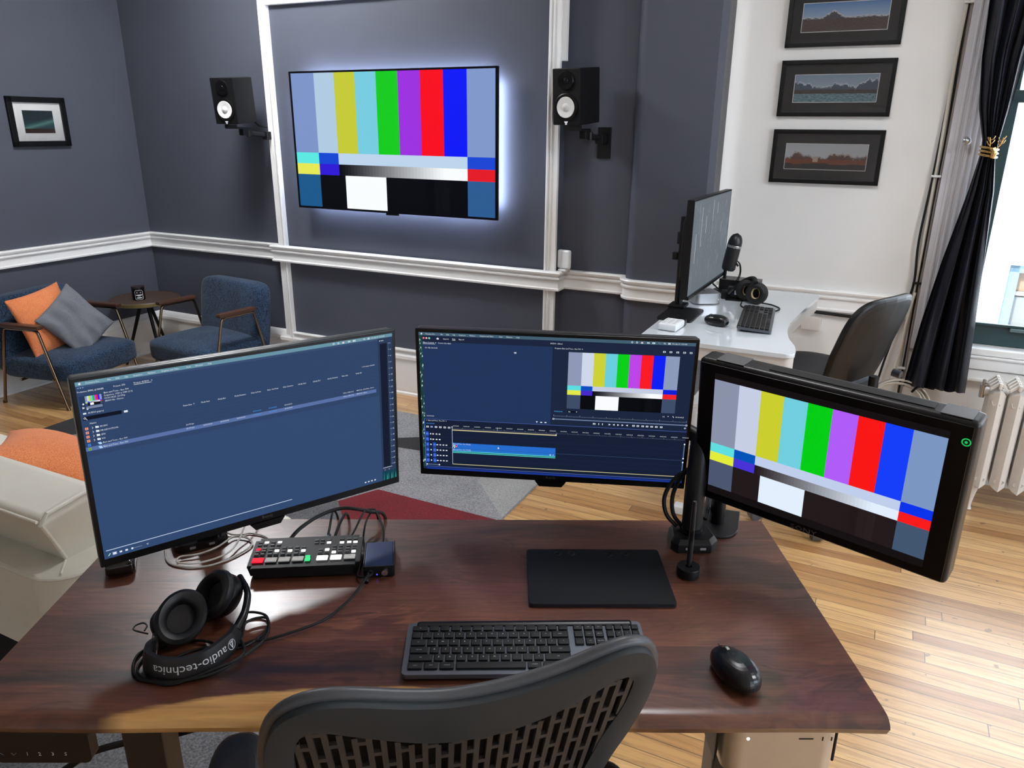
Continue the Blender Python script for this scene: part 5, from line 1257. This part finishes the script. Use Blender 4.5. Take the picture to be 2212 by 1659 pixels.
for k in range(2): MB().tube([(-.020 - .012 * k, .014, .035), (-.040 - .016 * k, .02, .062), (-.043 - .018 * k, .03, .10), (-.030 - .012 * k, .035, .14), (-.01, .04, .165)], .0048, n=8, k=5).build('arm_cable', RUBBER, t)
tag(MB().tube([(.47, 1.56, .838), (.500, 1.63, .87), (.54, 1.70, .92), (.56, 1.72, .99)], .005, n=8, k=5).tube([(.475, 1.56, .835), (.51, 1.64, .865), (.55, 1.715, .91), (.57, 1.735, .98)], .0045, n=8, k=5).build('display_cables', RUBBER), 'pair of black cables rising behind the hub base of the monitor arm', 'cable')
t = thing('monitor_mount', 'black monitor arm on a rounded base behind the left edit monitor', 'monitor arm', (-.683, 1.50, TOP), R(30))
MB().box((0, 0, .009), (.115, .085, .018), r=.025, only='z', seg=5).build('hub_base', GLOSS, t)
for x in (-.02, .02): MB().box((x, -.0428, .009), (.012, .002, .005)).build('usb_port', ALU, t)
MB().tube([(.02, .0, .018), (.03, .0, .12), (.05, -.01, .24)], [.026, .024, .02], n=18, k=4).build('column', GLOSS, t)
MB().tube([(.05, -.01, .235), (.10, -.02, .29), (.145, -.06, .305)], .017, n=12, k=4).build('upper_arm', BLACK, t)
t = thing('card_reader', 'glossy black rounded gadget under the left monitor corner', 'gadget', (-.805, 1.392, TOP), R(22))
MB().box((0, 0, .016), (.056, .085, .030), r=.010, seg=4).build('body', GLOSS, t)
MB().box((.0, .008, .0315), (.036, .050, .002), r=.0008).build('reflection_plate', mat('reflection_silver', (150, 152, 158), .12, metal=.8), t)  # silver plate stands in for the pale reflection on the gloss top

# ------------------------------------------------------------------ switcher, audio box and their cables
t = thing('video_switcher', 'black video switcher with lit red, green and white buttons', 'video switcher', (-.415, 1.402, TOP), R(5.0))
SWW, SWDp = .230, .108
b = bmesh.new(); bmesh.ops.create_cube(b, size=1)
for v in b.verts:
    k = 1.0 if v.co.z > 0 else .955
    v.co = Vector((v.co.x * SWW * k, v.co.y * SWDp * k, .019 + v.co.z * .028 + (.004 * v.co.y / .5 if v.co.z > 0 else 0)))
bmesh.ops.bevel(b, geom=[e for e in b.edges if abs(e.verts[0].co.z - e.verts[1].co.z) > .01], offset=.009, segments=4, affect='EDGES')
bmesh.ops.bevel(b, geom=[e for e in b.edges if min(v.co.z for v in e.verts) > .026], offset=.0012, segments=2, affect='EDGES')
m = MB().bm(b); b.free(); m.build('case', mat('switcher_black', (14, 15, 17), .5, spec=.3), t)
for sx in (-1, 1): MB().box((sx * .095, 0, .0025), (.012, .08, .005)).build('foot', RUBBER, t)
def sz(v): return .033 + .004 * (.5 - v) * 2 * .5 + .0
def swp(u, v): return ((u - .5) * SWW, (.5 - v) * SWDp, .033 + .004 * (.5 - v))
def button(u, v, w_, h_, mt, legend=None, lm=None, hh=.0025):
    x, y, z = swp(u, v); b = MB(); b.box((x, y, z + hh / 2), (w_, h_, hh + .001), 0, r=.0016 if w_ > .01 else .0009, seg=2)
    mats = [mt]
    if legend:
        b.text(legend, .0042, lambda px, py: (x + px, y + .001 + py, z + hh + .0007), 1, .5); mats.append(lm)
    return b.build('button', mats, t)
GB = mat('grey_button', (188, 186, 180), .5); RB = emi((250, 34, 60), 1.2); WB = emi((250, 250, 246), 1.25); GRB = emi((70, 226, 140), 1.1); DB = mat('dark_button', (34, 35, 38), .5); OB = mat('outline_button', (96, 98, 102), .5)
for u, mt, lg in ((.085, RB, '1'), (.201, GB, '2'), (.319, GB, '3'), (.438, GB, '4'), (.656, WB, None), (.779, WB, None), (.901, GB, 'FTB')): button(u, .768, .0235, .0165, mt, lg, BLACK)
button(.523, .698, .0105, .0065, GRB); button(.527, .800, .0115, .0110, GRB)
LIT = {1, 3, 15, 17 + 0, 21 + 0}
SMALL = [(0.055, 0.156), (0.109, 0.157), (0.17, 0.151), (0.228, 0.163), (0.055, 0.25), (0.106, 0.243), (0.172, 0.251), (0.229, 0.258), (0.057, 0.391), (0.11, 0.377), (0.057, 0.475), (0.109, 0.464), (0.055, 0.571), (0.107, 0.566), (0.172, 0.377), (0.226, 0.373), (0.171, 0.464), (0.227, 0.459), (0.174, 0.575), (0.228, 0.577), (0.289, 0.374), (0.343, 0.372), (0.29, 0.475), (0.346, 0.474), (0.291, 0.58), (0.347, 0.58), (0.408, 0.375), (0.465, 0.375), (0.409, 0.475), (0.468, 0.49), (0.411, 0.583), (0.466, 0.583), (0.571, 0.149), (0.627, 0.147), (0.684, 0.149), (0.573, 0.246), (0.628, 0.245), (0.686, 0.246), (0.804, 0.14), (0.872, 0.142), (0.929, 0.143), (0.807, 0.261), (0.874, 0.255), (0.932, 0.262), (0.628, 0.49), (0.684, 0.492), (0.628, 0.584), (0.684, 0.586), (0.749, 0.386), (0.807, 0.391), (0.749, 0.487), (0.806, 0.489), (0.75, 0.589), (0.806, 0.581), (0.873, 0.394), (0.931, 0.393), (0.873, 0.481), (0.93, 0.475), (0.874, 0.584), (0.93, 0.592)]
LITW = {(0.109, 0.157), (0.228, 0.163), (0.227, 0.459), (0.346, 0.474), (0.468, 0.49), (0.686, 0.246), (0.807, 0.261), (0.874, 0.255), (0.932, 0.262), (0.684, 0.492), (0.75, 0.589), (0.93, 0.592)}
for q in SMALL:
    mt = WB if q in LITW else (RB if q == (0.057, 0.391) else DB)
    x, y, z = swp(*q)
    bt = button(q[0], q[1], .0092, .0068, mt)
    if mt is DB: MB().box((x, y, z + .0003), (.0108, .0082, .0012), r=.0005).build('button_surround', OB, t)
m = MB(); m.text('ATEM Mini Pro ISO', .0058, lambda px, py: (lambda p: (p[0] + px, p[1] + py, p[2] + .0008))(swp(.04, .065)), 0)
m.text('Blackmagicdesign', .0046, lambda px, py: (lambda p: (p[0] + px, p[1] + py, p[2] + .0008))(swp(.81, .068)), 0); m.build('lettering', INK, t, sharp=0)
t = thing('audio_converter', 'small navy metal audio box right of the video switcher', 'audio box', (-.262, 1.405, TOP), R(7))
MB().box((0, 0, .014), (.060, .098, .024), r=.003).build('case', mat('navy_anodised', (32, 48, 84), .38, metal=.5), t)
MB().box((0, -.0495, .014), (.060, .004, .0265), r=.002).build('front_panel', BLACK, t)
MB().box((.0305, 0, .014), (.003, .098, .0265), r=.001).box((-.0305, 0, .014), (.003, .098, .0265), r=.001).build('side_rail', BLACK, t)
X = Matrix.Rotation(pi / 2, 4, 'X')
for x in (-.018, .012): MB().cyl((x, -.050, .014), (x, -.058, .014), .0065, n=16).build('jack', CHROME if x > 0 else BLACK, t)
m = MB(); m.text('Blackmagicdesign', .0052, lambda px, py: (.004 + py, -.022 + px, .0265), 0); m.build('lettering', mat('navy_lettering', (22, 32, 58), .5), t, sharp=0)
m = MB(); m.ell((-.004, -.0520, .008), (.0016, .001, .0016), n=8, k=6); m.build('blue_light', emi((70, 60, 255), 3.0), t)
def cable(label, pts, r, mt=RUBBER, k=6, name='cable'): return tag(MB().tube(pts, r, n=8, k=k).build(name, mt), label, 'cable')
cable('thick black cable arching from the switcher over the back desk edge', [(-.471, 1.458, .832), (-.45, 1.485, .85), (-.415, 1.522, .862), (-.372, 1.545, .868), (-.335, 1.55, .864), (-.305, 1.562, .85), (-.285, 1.60, .825), (-.28, 1.618, .78), (-.28, 1.625, .70)], .0042)
cable('black cable with a moulded plug going up from the middle of the switcher', [(-.387, 1.462, .836), (-.386, 1.485, .845), (-.389, 1.52, .852), (-.393, 1.555, .853), (-.395, 1.585, .84), (-.395, 1.612, .80), (-.395, 1.62, .72)], .0028)
tag(MB().box((-.387, 1.470, .838), (.012, .022, .009), r=.003).build('cable_plug', mat('plug_grey', (58, 60, 72), .4)), 'grey plug seated in the back of the video switcher', 'plug')
cable('second black cable behind the plug at the switcher back', [(-.372, 1.464, .832), (-.371, 1.50, .840), (-.370, 1.55, .840), (-.369, 1.59, .830), (-.369, 1.615, .79), (-.369, 1.62, .7)], .0034)
cable('thin black cable from the right back of the switcher to the cable bend', [(-.338, 1.470, .834), (-.330, 1.495, .842), (-.322, 1.53, .855), (-.314, 1.562, .856), (-.300, 1.60, .826), (-.297, 1.62, .74)], .0024)
cable('thin black cable looping down the left side of the navy box', [(-.305, 1.575, .848), (-.314, 1.54, .836), (-.312, 1.49, .822), (-.300, 1.44, .815), (-.302, 1.38, .814), (-.297, 1.345, .818), (-.275, 1.336, .824), (-.268, 1.347, .824)], .0024)
cable('thin black cable dropping into the back of the navy box', [(-.300, 1.58, .848), (-.285, 1.55, .842), (-.270, 1.51, .836), (-.265, 1.475, .828), (-.264, 1.455, .825)], .0024)
WC = mat('white_cable', (196, 192, 186), .45)
cable('white cable coiled loosely under the left edit monitor', [(-.76, 1.50, .815), (-.739, 1.45, .813), (-.712, 1.404, .813), (-.67, 1.387, .813), (-.623, 1.392, .813), (-.585, 1.423, .813), (-.558, 1.471, .814), (-.573, 1.5, .815), (-.608, 1.506, .816), (-.628, 1.461, .817), (-.658, 1.432, .817), (-.694, 1.420, .817), (-.688, 1.397, .817), (-.643, 1.395, .818), (-.598, 1.432, .818), (-.588, 1.48, .822), (-.585, 1.54, .84), (-.58, 1.60, .83), (-.58, 1.62, .74)], .0021, WC, 7)
cable('thin grey cable wandering behind the left edit monitor to the switcher', [(-.64, 1.53, .82), (-.618, 1.52, .814), (-.590, 1.522, .813), (-.578, 1.527, .813), (-.543, 1.515, .813), (-.520, 1.490, .815), (-.505, 1.455, .822)], .0019, WC, 6)

# ------------------------------------------------------------------ tablet, pen stand, keyboard, mouse
t = thing('graphics_tablet', 'flat black graphics tablet lying in front of the middle monitor', 'tablet', (.199, 1.352, TOP))
MB().box((0, 0, .0045), (.290, .203, .007), r=.008, only='z', seg=4).build('body', mat('tablet_edge', (44, 46, 52), .3, metal=.5), t)
m = MB().box((0, 0, .0083), (.2885, .2015, .0008), r=.008, only='z', seg=4); m.build('drawing_surface', mat('tablet_black', (5, 7, 12), .5, spec=.25), t)
for x in (-.078, -.048, .036, .069):
    MB().lathe([(.0085, 0), (.0082, .0007), (.0060, .0007), (.0056, 0)], n=24, cap=False).build('touch_key', SATIN, t, loc=(x, .0835, .0087))
t = thing('pen_stand', 'small round black weighted pen stand beside the graphics tablet', 'pen stand', (.392, 1.368, TOP))
MB().lathe([(.001, 0), (.0235, 0), (.0245, .002), (.0245, .019), (.0235, .021), (.007, .021), (.0055, .016), (.001, .016)], n=40, cap=False).build('body', BLACK, t)
t = thing('stylus', 'black stylus pen standing upright in the round pen stand', 'stylus', (.392, 1.368, TOP + .017))
MB().lathe([(.001, 0), (.0035, .002), (.0052, .014), (.0060, .05), (.0052, .09), (.0046, .150), (.0040, .156), (.001, .157)], n=20, cap=False).build('barrel', mat('pen_black', (22, 22, 24), .45), t)
MB().box((0, -.0056, .078), (.0045, .002, .026), r=.0008).build('side_switch', SATIN, t)
make_keyboard('grey keyboard with black keys in front of the mesh chair', (.0435, 1.112, TOP + .0055), R(.9), True)
make_mouse('computer_mouse', 'black wireless mouse on the bare right end of the walnut desk', (.398, 1.054, TOP), R(19), 1.04)

# ------------------------------------------------------------------ studio headphones lying on the desk
t = thing('headphones', 'black studio headphones with white band lettering lying on the walnut desk', 'headphones', (0, 0, 0))
BP = catmull([(-.598, 1.128, 0), (-.614, 1.098, 0), (-.606, 1.070, 0), (-.586, 1.054, 0), (-.560, 1.0465, 0), (-.532, 1.049, 0), (-.507, 1.064, 0), (-.489, 1.090, 0), (-.479, 1.120, 0), (-.481, 1.152, 0)], 8)
def tilt(i): return .006
n = len(BP); zlo, zhi = .816, .852
m = MB(); vs = []; fs = []
for i, p in enumerate(BP):
    d = (BP[min(i + 1, n - 1)] - BP[max(i - 1, 0)]).normalized(); out = Vector((d.y, -d.x, 0))
    half = (zhi - zlo) / 2 * min(1, .55 + .9 * sin(pi * i / (n - 1))); zc = (zlo + zhi) / 2 + .0
    for (o, dz) in ((.0045, -1), (.0055, -.6), (.006, 0), (.0055, .6), (.0045, 1), (-.0035, 1), (-.0055, .6), (-.006, 0), (-.0055, -.6), (-.0035, -1)):
        q = p + out * (o - dz * .004); vs.append((q.x, q.y, zc + dz * half))
for i in range(n - 1):
    for j in range(10): fs.append((i * 10 + j, i * 10 + (j + 1) % 10, (i + 1) * 10 + (j + 1) % 10, (i + 1) * 10 + j))
fs.append(tuple(range(10))); fs.append(tuple((n - 1) * 10 + j for j in range(10)))
band = m.add(vs, fs).build('headband', mat('band_leatherette', (17, 17, 19), .5, bump=.1, bs=500), t)
L_ = [0]
for i in range(1, n): L_.append(L_[-1] + (BP[i] - BP[i - 1]).length)
def onband(s_, z):
    s_ = max(0, min(L_[-1] - 1e-6, s_)); i = max(k for k in range(n - 1) if L_[k] <= s_); f = (s_ - L_[i]) / (L_[i + 1] - L_[i])
    p = BP[i].lerp(BP[i + 1], f); d = (BP[i + 1] - BP[i]).normalized(); out = Vector((d.y, -d.x, 0)); dz = z / ((zhi - zlo) / 2)
    q = p + out * (.0066 - dz * .004); return (q.x, q.y, (zlo + zhi) / 2 + z)
m = MB(); S0 = L_[-1] * .80
m.text('audio-technica', .0205, lambda x, y: onband(S0 - x, .0068 - y), 0, 0, res=3, wide=1.02)
ci = S0 + .0125
for rr_, in ((.0090,),):
    for i in range(28):
        a0_, a1_ = 2 * pi * i / 28, 2 * pi * (i + 1) / 28
        m.add([onband(ci + r1 * cos(a_), r1 * sin(a_)) for (r1, a_) in ((rr_, a0_), (rr_, a1_), (rr_ - .0010, a1_), (rr_ - .0010, a0_))], [(0, 1, 2, 3)])
TRI = [(0, -.0066), (-.0040, .0052), (.0040, .0052)]
def seg2(p, q, w_=.00075):
    d = Vector((q[0] - p[0], q[1] - p[1])).normalized(); nn = Vector((-d.y, d.x)) * w_
    m.add([onband(ci + p[0] + nn.x, p[1] + nn.y), onband(ci + q[0] + nn.x, q[1] + nn.y), onband(ci + q[0] - nn.x, q[1] - nn.y), onband(ci + p[0] - nn.x, p[1] - nn.y)], [(0, 1, 2, 3)])
for a_, b_ in ((0, 1), (1, 2), (2, 0)): seg2(TRI[a_], TRI[b_])
seg2((0, -.0060), (.0012, .0048), .0005)
m.build('band_lettering', INK, band, sharp=0)
PADM = mat('pad_leatherette', (14, 14, 16), .45, spec=.4)
def cup(c, ax, roll, nm):
    X = axisX(c, ax, roll) @ Matrix.Diagonal((.90, 1.12, 1, 1))
    MB().lathe([(.001, -.030), (.026, -.029), (.036, -.024), (.041, -.014), (.043, -.004), (.042, .002), (.036, .002)], n=40, X=X, cap=False).build('ear_cup', SATIN, t)
    MB().lathe([(.036, .000), (.044, .003), (.0475, .010), (.046, .019), (.040, .0235), (.032, .021), (.026, .014), (.024, .004)], n=44, X=X, cap=False).build('ear_pad', PADM, t)
    MB().lathe([(.026, .0045), (.001, .0035)], n=32, X=X, cap=False).build('ear_mesh', mat('ear_cloth', (20, 17, 19), .9, bump=.4, bs=900), t)
    m = MB()
    for k in range(5):
        a = R(150 + 9 * k); m.box((.0425 * cos(a), .0425 * sin(a), -.008), (.003, .003, .010), X=X)
    m.build('vent_slots', GLOSS, t)
c1_, c2_ = Vector((-.582, 1.157, .850)), Vector((-.536, 1.222, .856))
cup(c1_, (.42, -.50, .78), R(-42), 'a'); cup(c2_, (-.50, -.62, .55), R(-30), 'b')
for pts in ([(-.598, 1.128, .834), (-.622, 1.142, .838), (-.634, 1.170, .846), (-.622, 1.196, .850)], [(-.481, 1.150, .834), (-.476, 1.185, .845), (-.482, 1.225, .862), (-.508, 1.262, .872)]):
    MB().tube(pts, [.008, .007, .006, .006], n=10, k=5).build('yoke', SATIN, t)
MB().cyl((-.611, 1.104, .818), (-.606, 1.112, .852), .0062, n=12).build('left_slider', CHROME, t)
MB().tube([(-.625, 1.122, .846), (-.640, 1.120, .852), (-.652, 1.126, .852), (-.655, 1.140, .850), (-.646, 1.150, .848), (-.636, 1.142, .848), (-.634, 1.128, .848)], .0016, n=6, k=6).build('cord_loop', RUBBER, t)
rr = random.Random(11)
LOOP = [(-.612, 1.138), (-.642, 1.112), (-.634, 1.072), (-.604, 1.043), (-.548, 1.034), (-.487, 1.056), (-.447, 1.104), (-.430, 1.156), (-.446, 1.200), (-.478, 1.188), (-.470, 1.140), (-.500, 1.075), (-.56, 1.040), (-.61, 1.052), (-.628, 1.09), (-.60, 1.13), (-.54, 1.14), (-.47, 1.12), (-.438, 1.165), (-.452, 1.215), (-.490, 1.218), (-.478, 1.16), (-.455, 1.10), (-.50, 1.056), (-.56, 1.030), (-.60, 1.06), (-.55, 1.12), (-.48, 1.132), (-.445, 1.14), (-.427, 1.146), (-.379, 1.169), (-.336, 1.203), (-.297, 1.262), (-.279, 1.310), (-.276, 1.342)]
MB().tube([(p[0] + rr.uniform(-.003, .003), p[1] + rr.uniform(-.003, .003), .8135 + .0035 * ((i // 4) % 3) + (.006 if i > 32 else 0)) for i, p in enumerate(LOOP)], .0026, n=8, k=7).build('cord', RUBBER, t)
MB().cyl((-.2765, 1.322, .819), (-.2765, 1.347, .824), .0045, n=12).build('jack_plug', SATIN, t)

# ------------------------------------------------------------------ mesh office chair in the foreground
t = thing('mesh_chair', 'dark mesh backed office chair pushed up to the walnut desk', 'office chair', (-.05, .735, 0), R(13))
CR, SR_ = cos(R(14)), sin(R(14))
def CP(a, b_, c_=0.0):
    curve = .28 * a * a
    return (a, -b_ * SR_ - c_ * CR + curve, 1.05 + b_ * CR - c_ * SR_)
OUT = [(-.150, -.46), (-.196, -.34), (-.228, -.20), (-.236, -.11), (-.232, -.058), (-.220, -.018), (-.201, .006), (-.170, .019), (-.129, .018), (-.054, -.001), (-.002, -.009), (.065, -.007), (.133, .005), (.187, .021), (.222, .0255), (.248, .014), (.264, -.014), (.268, -.045), (.262, -.095), (.246, -.150), (.222, -.215), (.190, -.34), (.150, -.46)]
INN = [(-.118, -.44), (-.162, -.33), (-.192, -.20), (-.199, -.11), (-.196, -.055), (-.184, -.032), (-.160, -.031), (-.107, -.053), (-.041, -.078), (.014, -.086), (.070, -.083), (.140, -.062), (.195, -.034), (.220, -.0265), (.2315, -.032), (.2345, -.047), (.226, -.092), (.204, -.148), (.190, -.20), (.155, -.33), (.118, -.44)]
def resample(P, k):
    Q = [Vector((p[0], p[1], 0)) for p in P]; Q = catmull(Q, 8); L = [0]
    for i in range(1, len(Q)): L.append(L[-1] + (Q[i] - Q[i - 1]).length)
    out = []; j = 0
    for i in range(k):
        s_ = L[-1] * i / (k - 1)
        while j < len(Q) - 2 and L[j + 1] < s_: j += 1
        f = (s_ - L[j]) / max(1e-9, L[j + 1] - L[j]); q = Q[j].lerp(Q[j + 1], min(1, f)); out.append((q.x, q.y))
    return out
KO = 140; O_ = resample(OUT, KO); I_ = resample(INN, KO)
vs = []; fs = []
for (o, i_) in zip(O_, I_):
    mid = ((o[0] + i_[0]) / 2, (o[1] + i_[1]) / 2)
    vs += [CP(*o, .000), CP(o[0] * .985 + i_[0] * .015, o[1] * .985 + i_[1] * .015, .006), CP(*mid, .008), CP(i_[0] * .97 + mid[0] * .03, i_[1] * .97 + mid[1] * .03, .004), CP(*i_, -.004), CP(*mid, -.012), CP(*o, -.010)]
for i in range(KO - 1):
    for j in range(7): fs.append((i * 7 + j, i * 7 + (j + 1) % 7, (i + 1) * 7 + (j + 1) % 7, (i + 1) * 7 + j))
fs.append(tuple(range(7))); fs.append(tuple((KO - 1) * 7 + j for j in range(7)))
MB().add(vs, fs).build('back_frame', mat('graphite_frame', (40, 45, 48), .5, spec=.3), t, sharp=60)
MB().tube([CP(o[0], o[1], -.012) for o in O_], .0085, n=10).build('frame_rim', mat('rim_graphite', (62, 63, 66), .4), t)
# slotted back sheet
def itop(a):
    best = -.086
    for k in range(len(I_) - 1):
        x0, x1 = I_[k][0], I_[k + 1][0]
        if (x0 - a) * (x1 - a) <= 0 and abs(x1 - x0) > 1e-6:
            b_ = I_[k][1] + (I_[k + 1][1] - I_[k][1]) * (a - x0) / (x1 - x0); best = max(best, b_) if b_ > -.2 else best
    return best
def iedge(b_, side):
    best = None
    for k in range(len(I_) - 1):
        y0, y1 = I_[k][1], I_[k + 1][1]
        if (y0 - b_) * (y1 - b_) <= 0 and abs(y1 - y0) > 1e-6:
            a = I_[k][0] + (I_[k + 1][0] - I_[k][0]) * (b_ - y0) / (y1 - y0)
            if best is None or (a < best if side < 0 else a > best): best = a
    return best
MESHM = mat('slotted_back_polymer', (46, 42, 39), .55)
m = MB()
def inside(a, b_):
    if b_ > itop(a) + .004: return False
    l, r = iedge(b_, -1), iedge(b_, 1)
    return l is not None and r is not None and l - .004 <= a <= r + .004
pitch = .0172; sk = .10
cols = [(-.215 + pitch * k) for k in range(27)]
for k, a0 in enumerate(cols):
    pts = []
    for j in range(46):
        b_ = -.02 - .0095 * j; a = a0 + sk * 0 - (.9 * a0) * .22 * (b_ + .02) / .4 * -1
        if inside(a, b_): pts.append((a, b_))
        elif pts: break
    if len(pts) > 1:
        w_ = .0036
        vs = []; fs = []
        for (a, b_) in pts: vs += [CP(a - w_, b_, .003), CP(a + w_, b_, .003), CP(a + w_, b_, -.003), CP(a - w_, b_, -.003)]
        for j in range(len(pts) - 1):
            for q in range(4): fs.append((j * 4 + q, j * 4 + (q + 1) % 4, (j + 1) * 4 + (q + 1) % 4, (j + 1) * 4 + q))
        m.add(vs, fs)
    for j in range(9):
        b_ = -.035 - .052 * j - (.026 if k % 2 else 0); f = lambda a: a - (.9 * a) * .22 * (b_ + .02) / .4 * -1
        a, a2 = f(a0), f(a0 + pitch)
        if inside(a, b_) and inside(a2, b_):
            m.add([CP(x, b_ + dy, dz) for x in (a, a2) for dy in (-.0035, .0035) for dz in (.0028, -.0028)], [(0, 1, 3, 2), (4, 6, 7, 5), (0, 4, 5, 1), (2, 3, 7, 6), (0, 2, 6, 4), (1, 5, 7, 3)])
m.build('slotted_back', MESHM, t, sharp=30)
vs = []; fs = []; NN = 24
row = [(i_[0], i_[1]) for i_ in I_[::4]]
rows = []
for j in range(NN):
    b_ = -.03 - .41 * j / (NN - 1); l, r = iedge(b_, -1), iedge(b_, 1)
    if l is None or r is None: continue
    rr_ = []
    for q in range(29):
        a = l - .008 + (r - l + .016) * q / 28; bb = min(b_, itop(max(l + .002, min(r - .002, a))) + .008); rr_.append(len(vs)); vs.append(CP(a, bb, -.009))
    rows.append(rr_)
for j in range(len(rows) - 1):
    for q in range(28): fs.append((rows[j][q], rows[j][q + 1], rows[j + 1][q + 1], rows[j + 1][q]))
MB().add(vs, fs).build('slot_dark_sheet', mat('slot_dark_brown_black', (18, 14, 12), .85), t, sharp=0)  # dark sheet added behind the slots so nothing bright shows through
MB().tube([(0, .02, .60), (0, -.045, .68), (0, -.055, .80), (0, -.03, .90)], .024, n=12, k=4).build('spine', BLACK, t)
PADM2 = mat('armrest_pad', (13, 13, 16), .4)
def armpad(x, y, z):
    def f(u, v):
        a = 2 * pi * u; g = lambda x, p: math.copysign(abs(x) ** p, x); b_ = pi * (v - .5)
        return (x + .042 * g(cos(b_), .5) * g(cos(a), .7), y + .11 * g(cos(b_), .5) * g(sin(a), .7), z + .018 * g(sin(b_), .7))
    return f
for x, y, z in ((-.300, .165, .800), (.262, .09, .690)):
    sx = -1 if x < 0 else 1
    MB().tube([(sx * .20, .18, .52), (sx * .25, .17, .58), (x, y, z - .1), (x, y, z - .01)], .017, n=10, k=3).build('arm_post', BLACK, t)
    MB().grid(armpad(x, y, z), 36, 14, cu=True).build('armrest', PADM2, t, sharp=0)
def seat3(u, v):
    a = 2 * pi * u; g = lambda x, p: math.copysign(abs(x) ** p, x); b_ = pi * (v - .5)
    return (.25 * g(cos(b_), .4) * g(cos(a), .6), .27 + .24 * g(cos(b_), .4) * g(sin(a), .6), .53 + .035 * g(sin(b_), .6))
MB().grid(seat3, 40, 14, cu=True).build('seat', BLUEBLK, t, sharp=0)
MB().cyl((0, .27, .10), (0, .27, .50), .028).build('column', DARKMETAL, t)
for k in range(5):
    a = R(72 * k + 20); ex, ey = .30 * cos(a), .27 + .30 * sin(a)
    MB().tube([(0, .27, .13), (.15 * cos(a), .27 + .15 * sin(a), .11), (ex, ey, .075)], [.03, .024, .017], n=10).build('base_arm', BLACK, t)
    MB().lathe([(.012, -.024), (.026, -.022), (.028, -.012), (.028, .012), (.026, .024), (.012, .026)], n=24, X=axisX((ex, ey, .029), (-sin(a), cos(a), 0))).build('caster', BLACK, t)
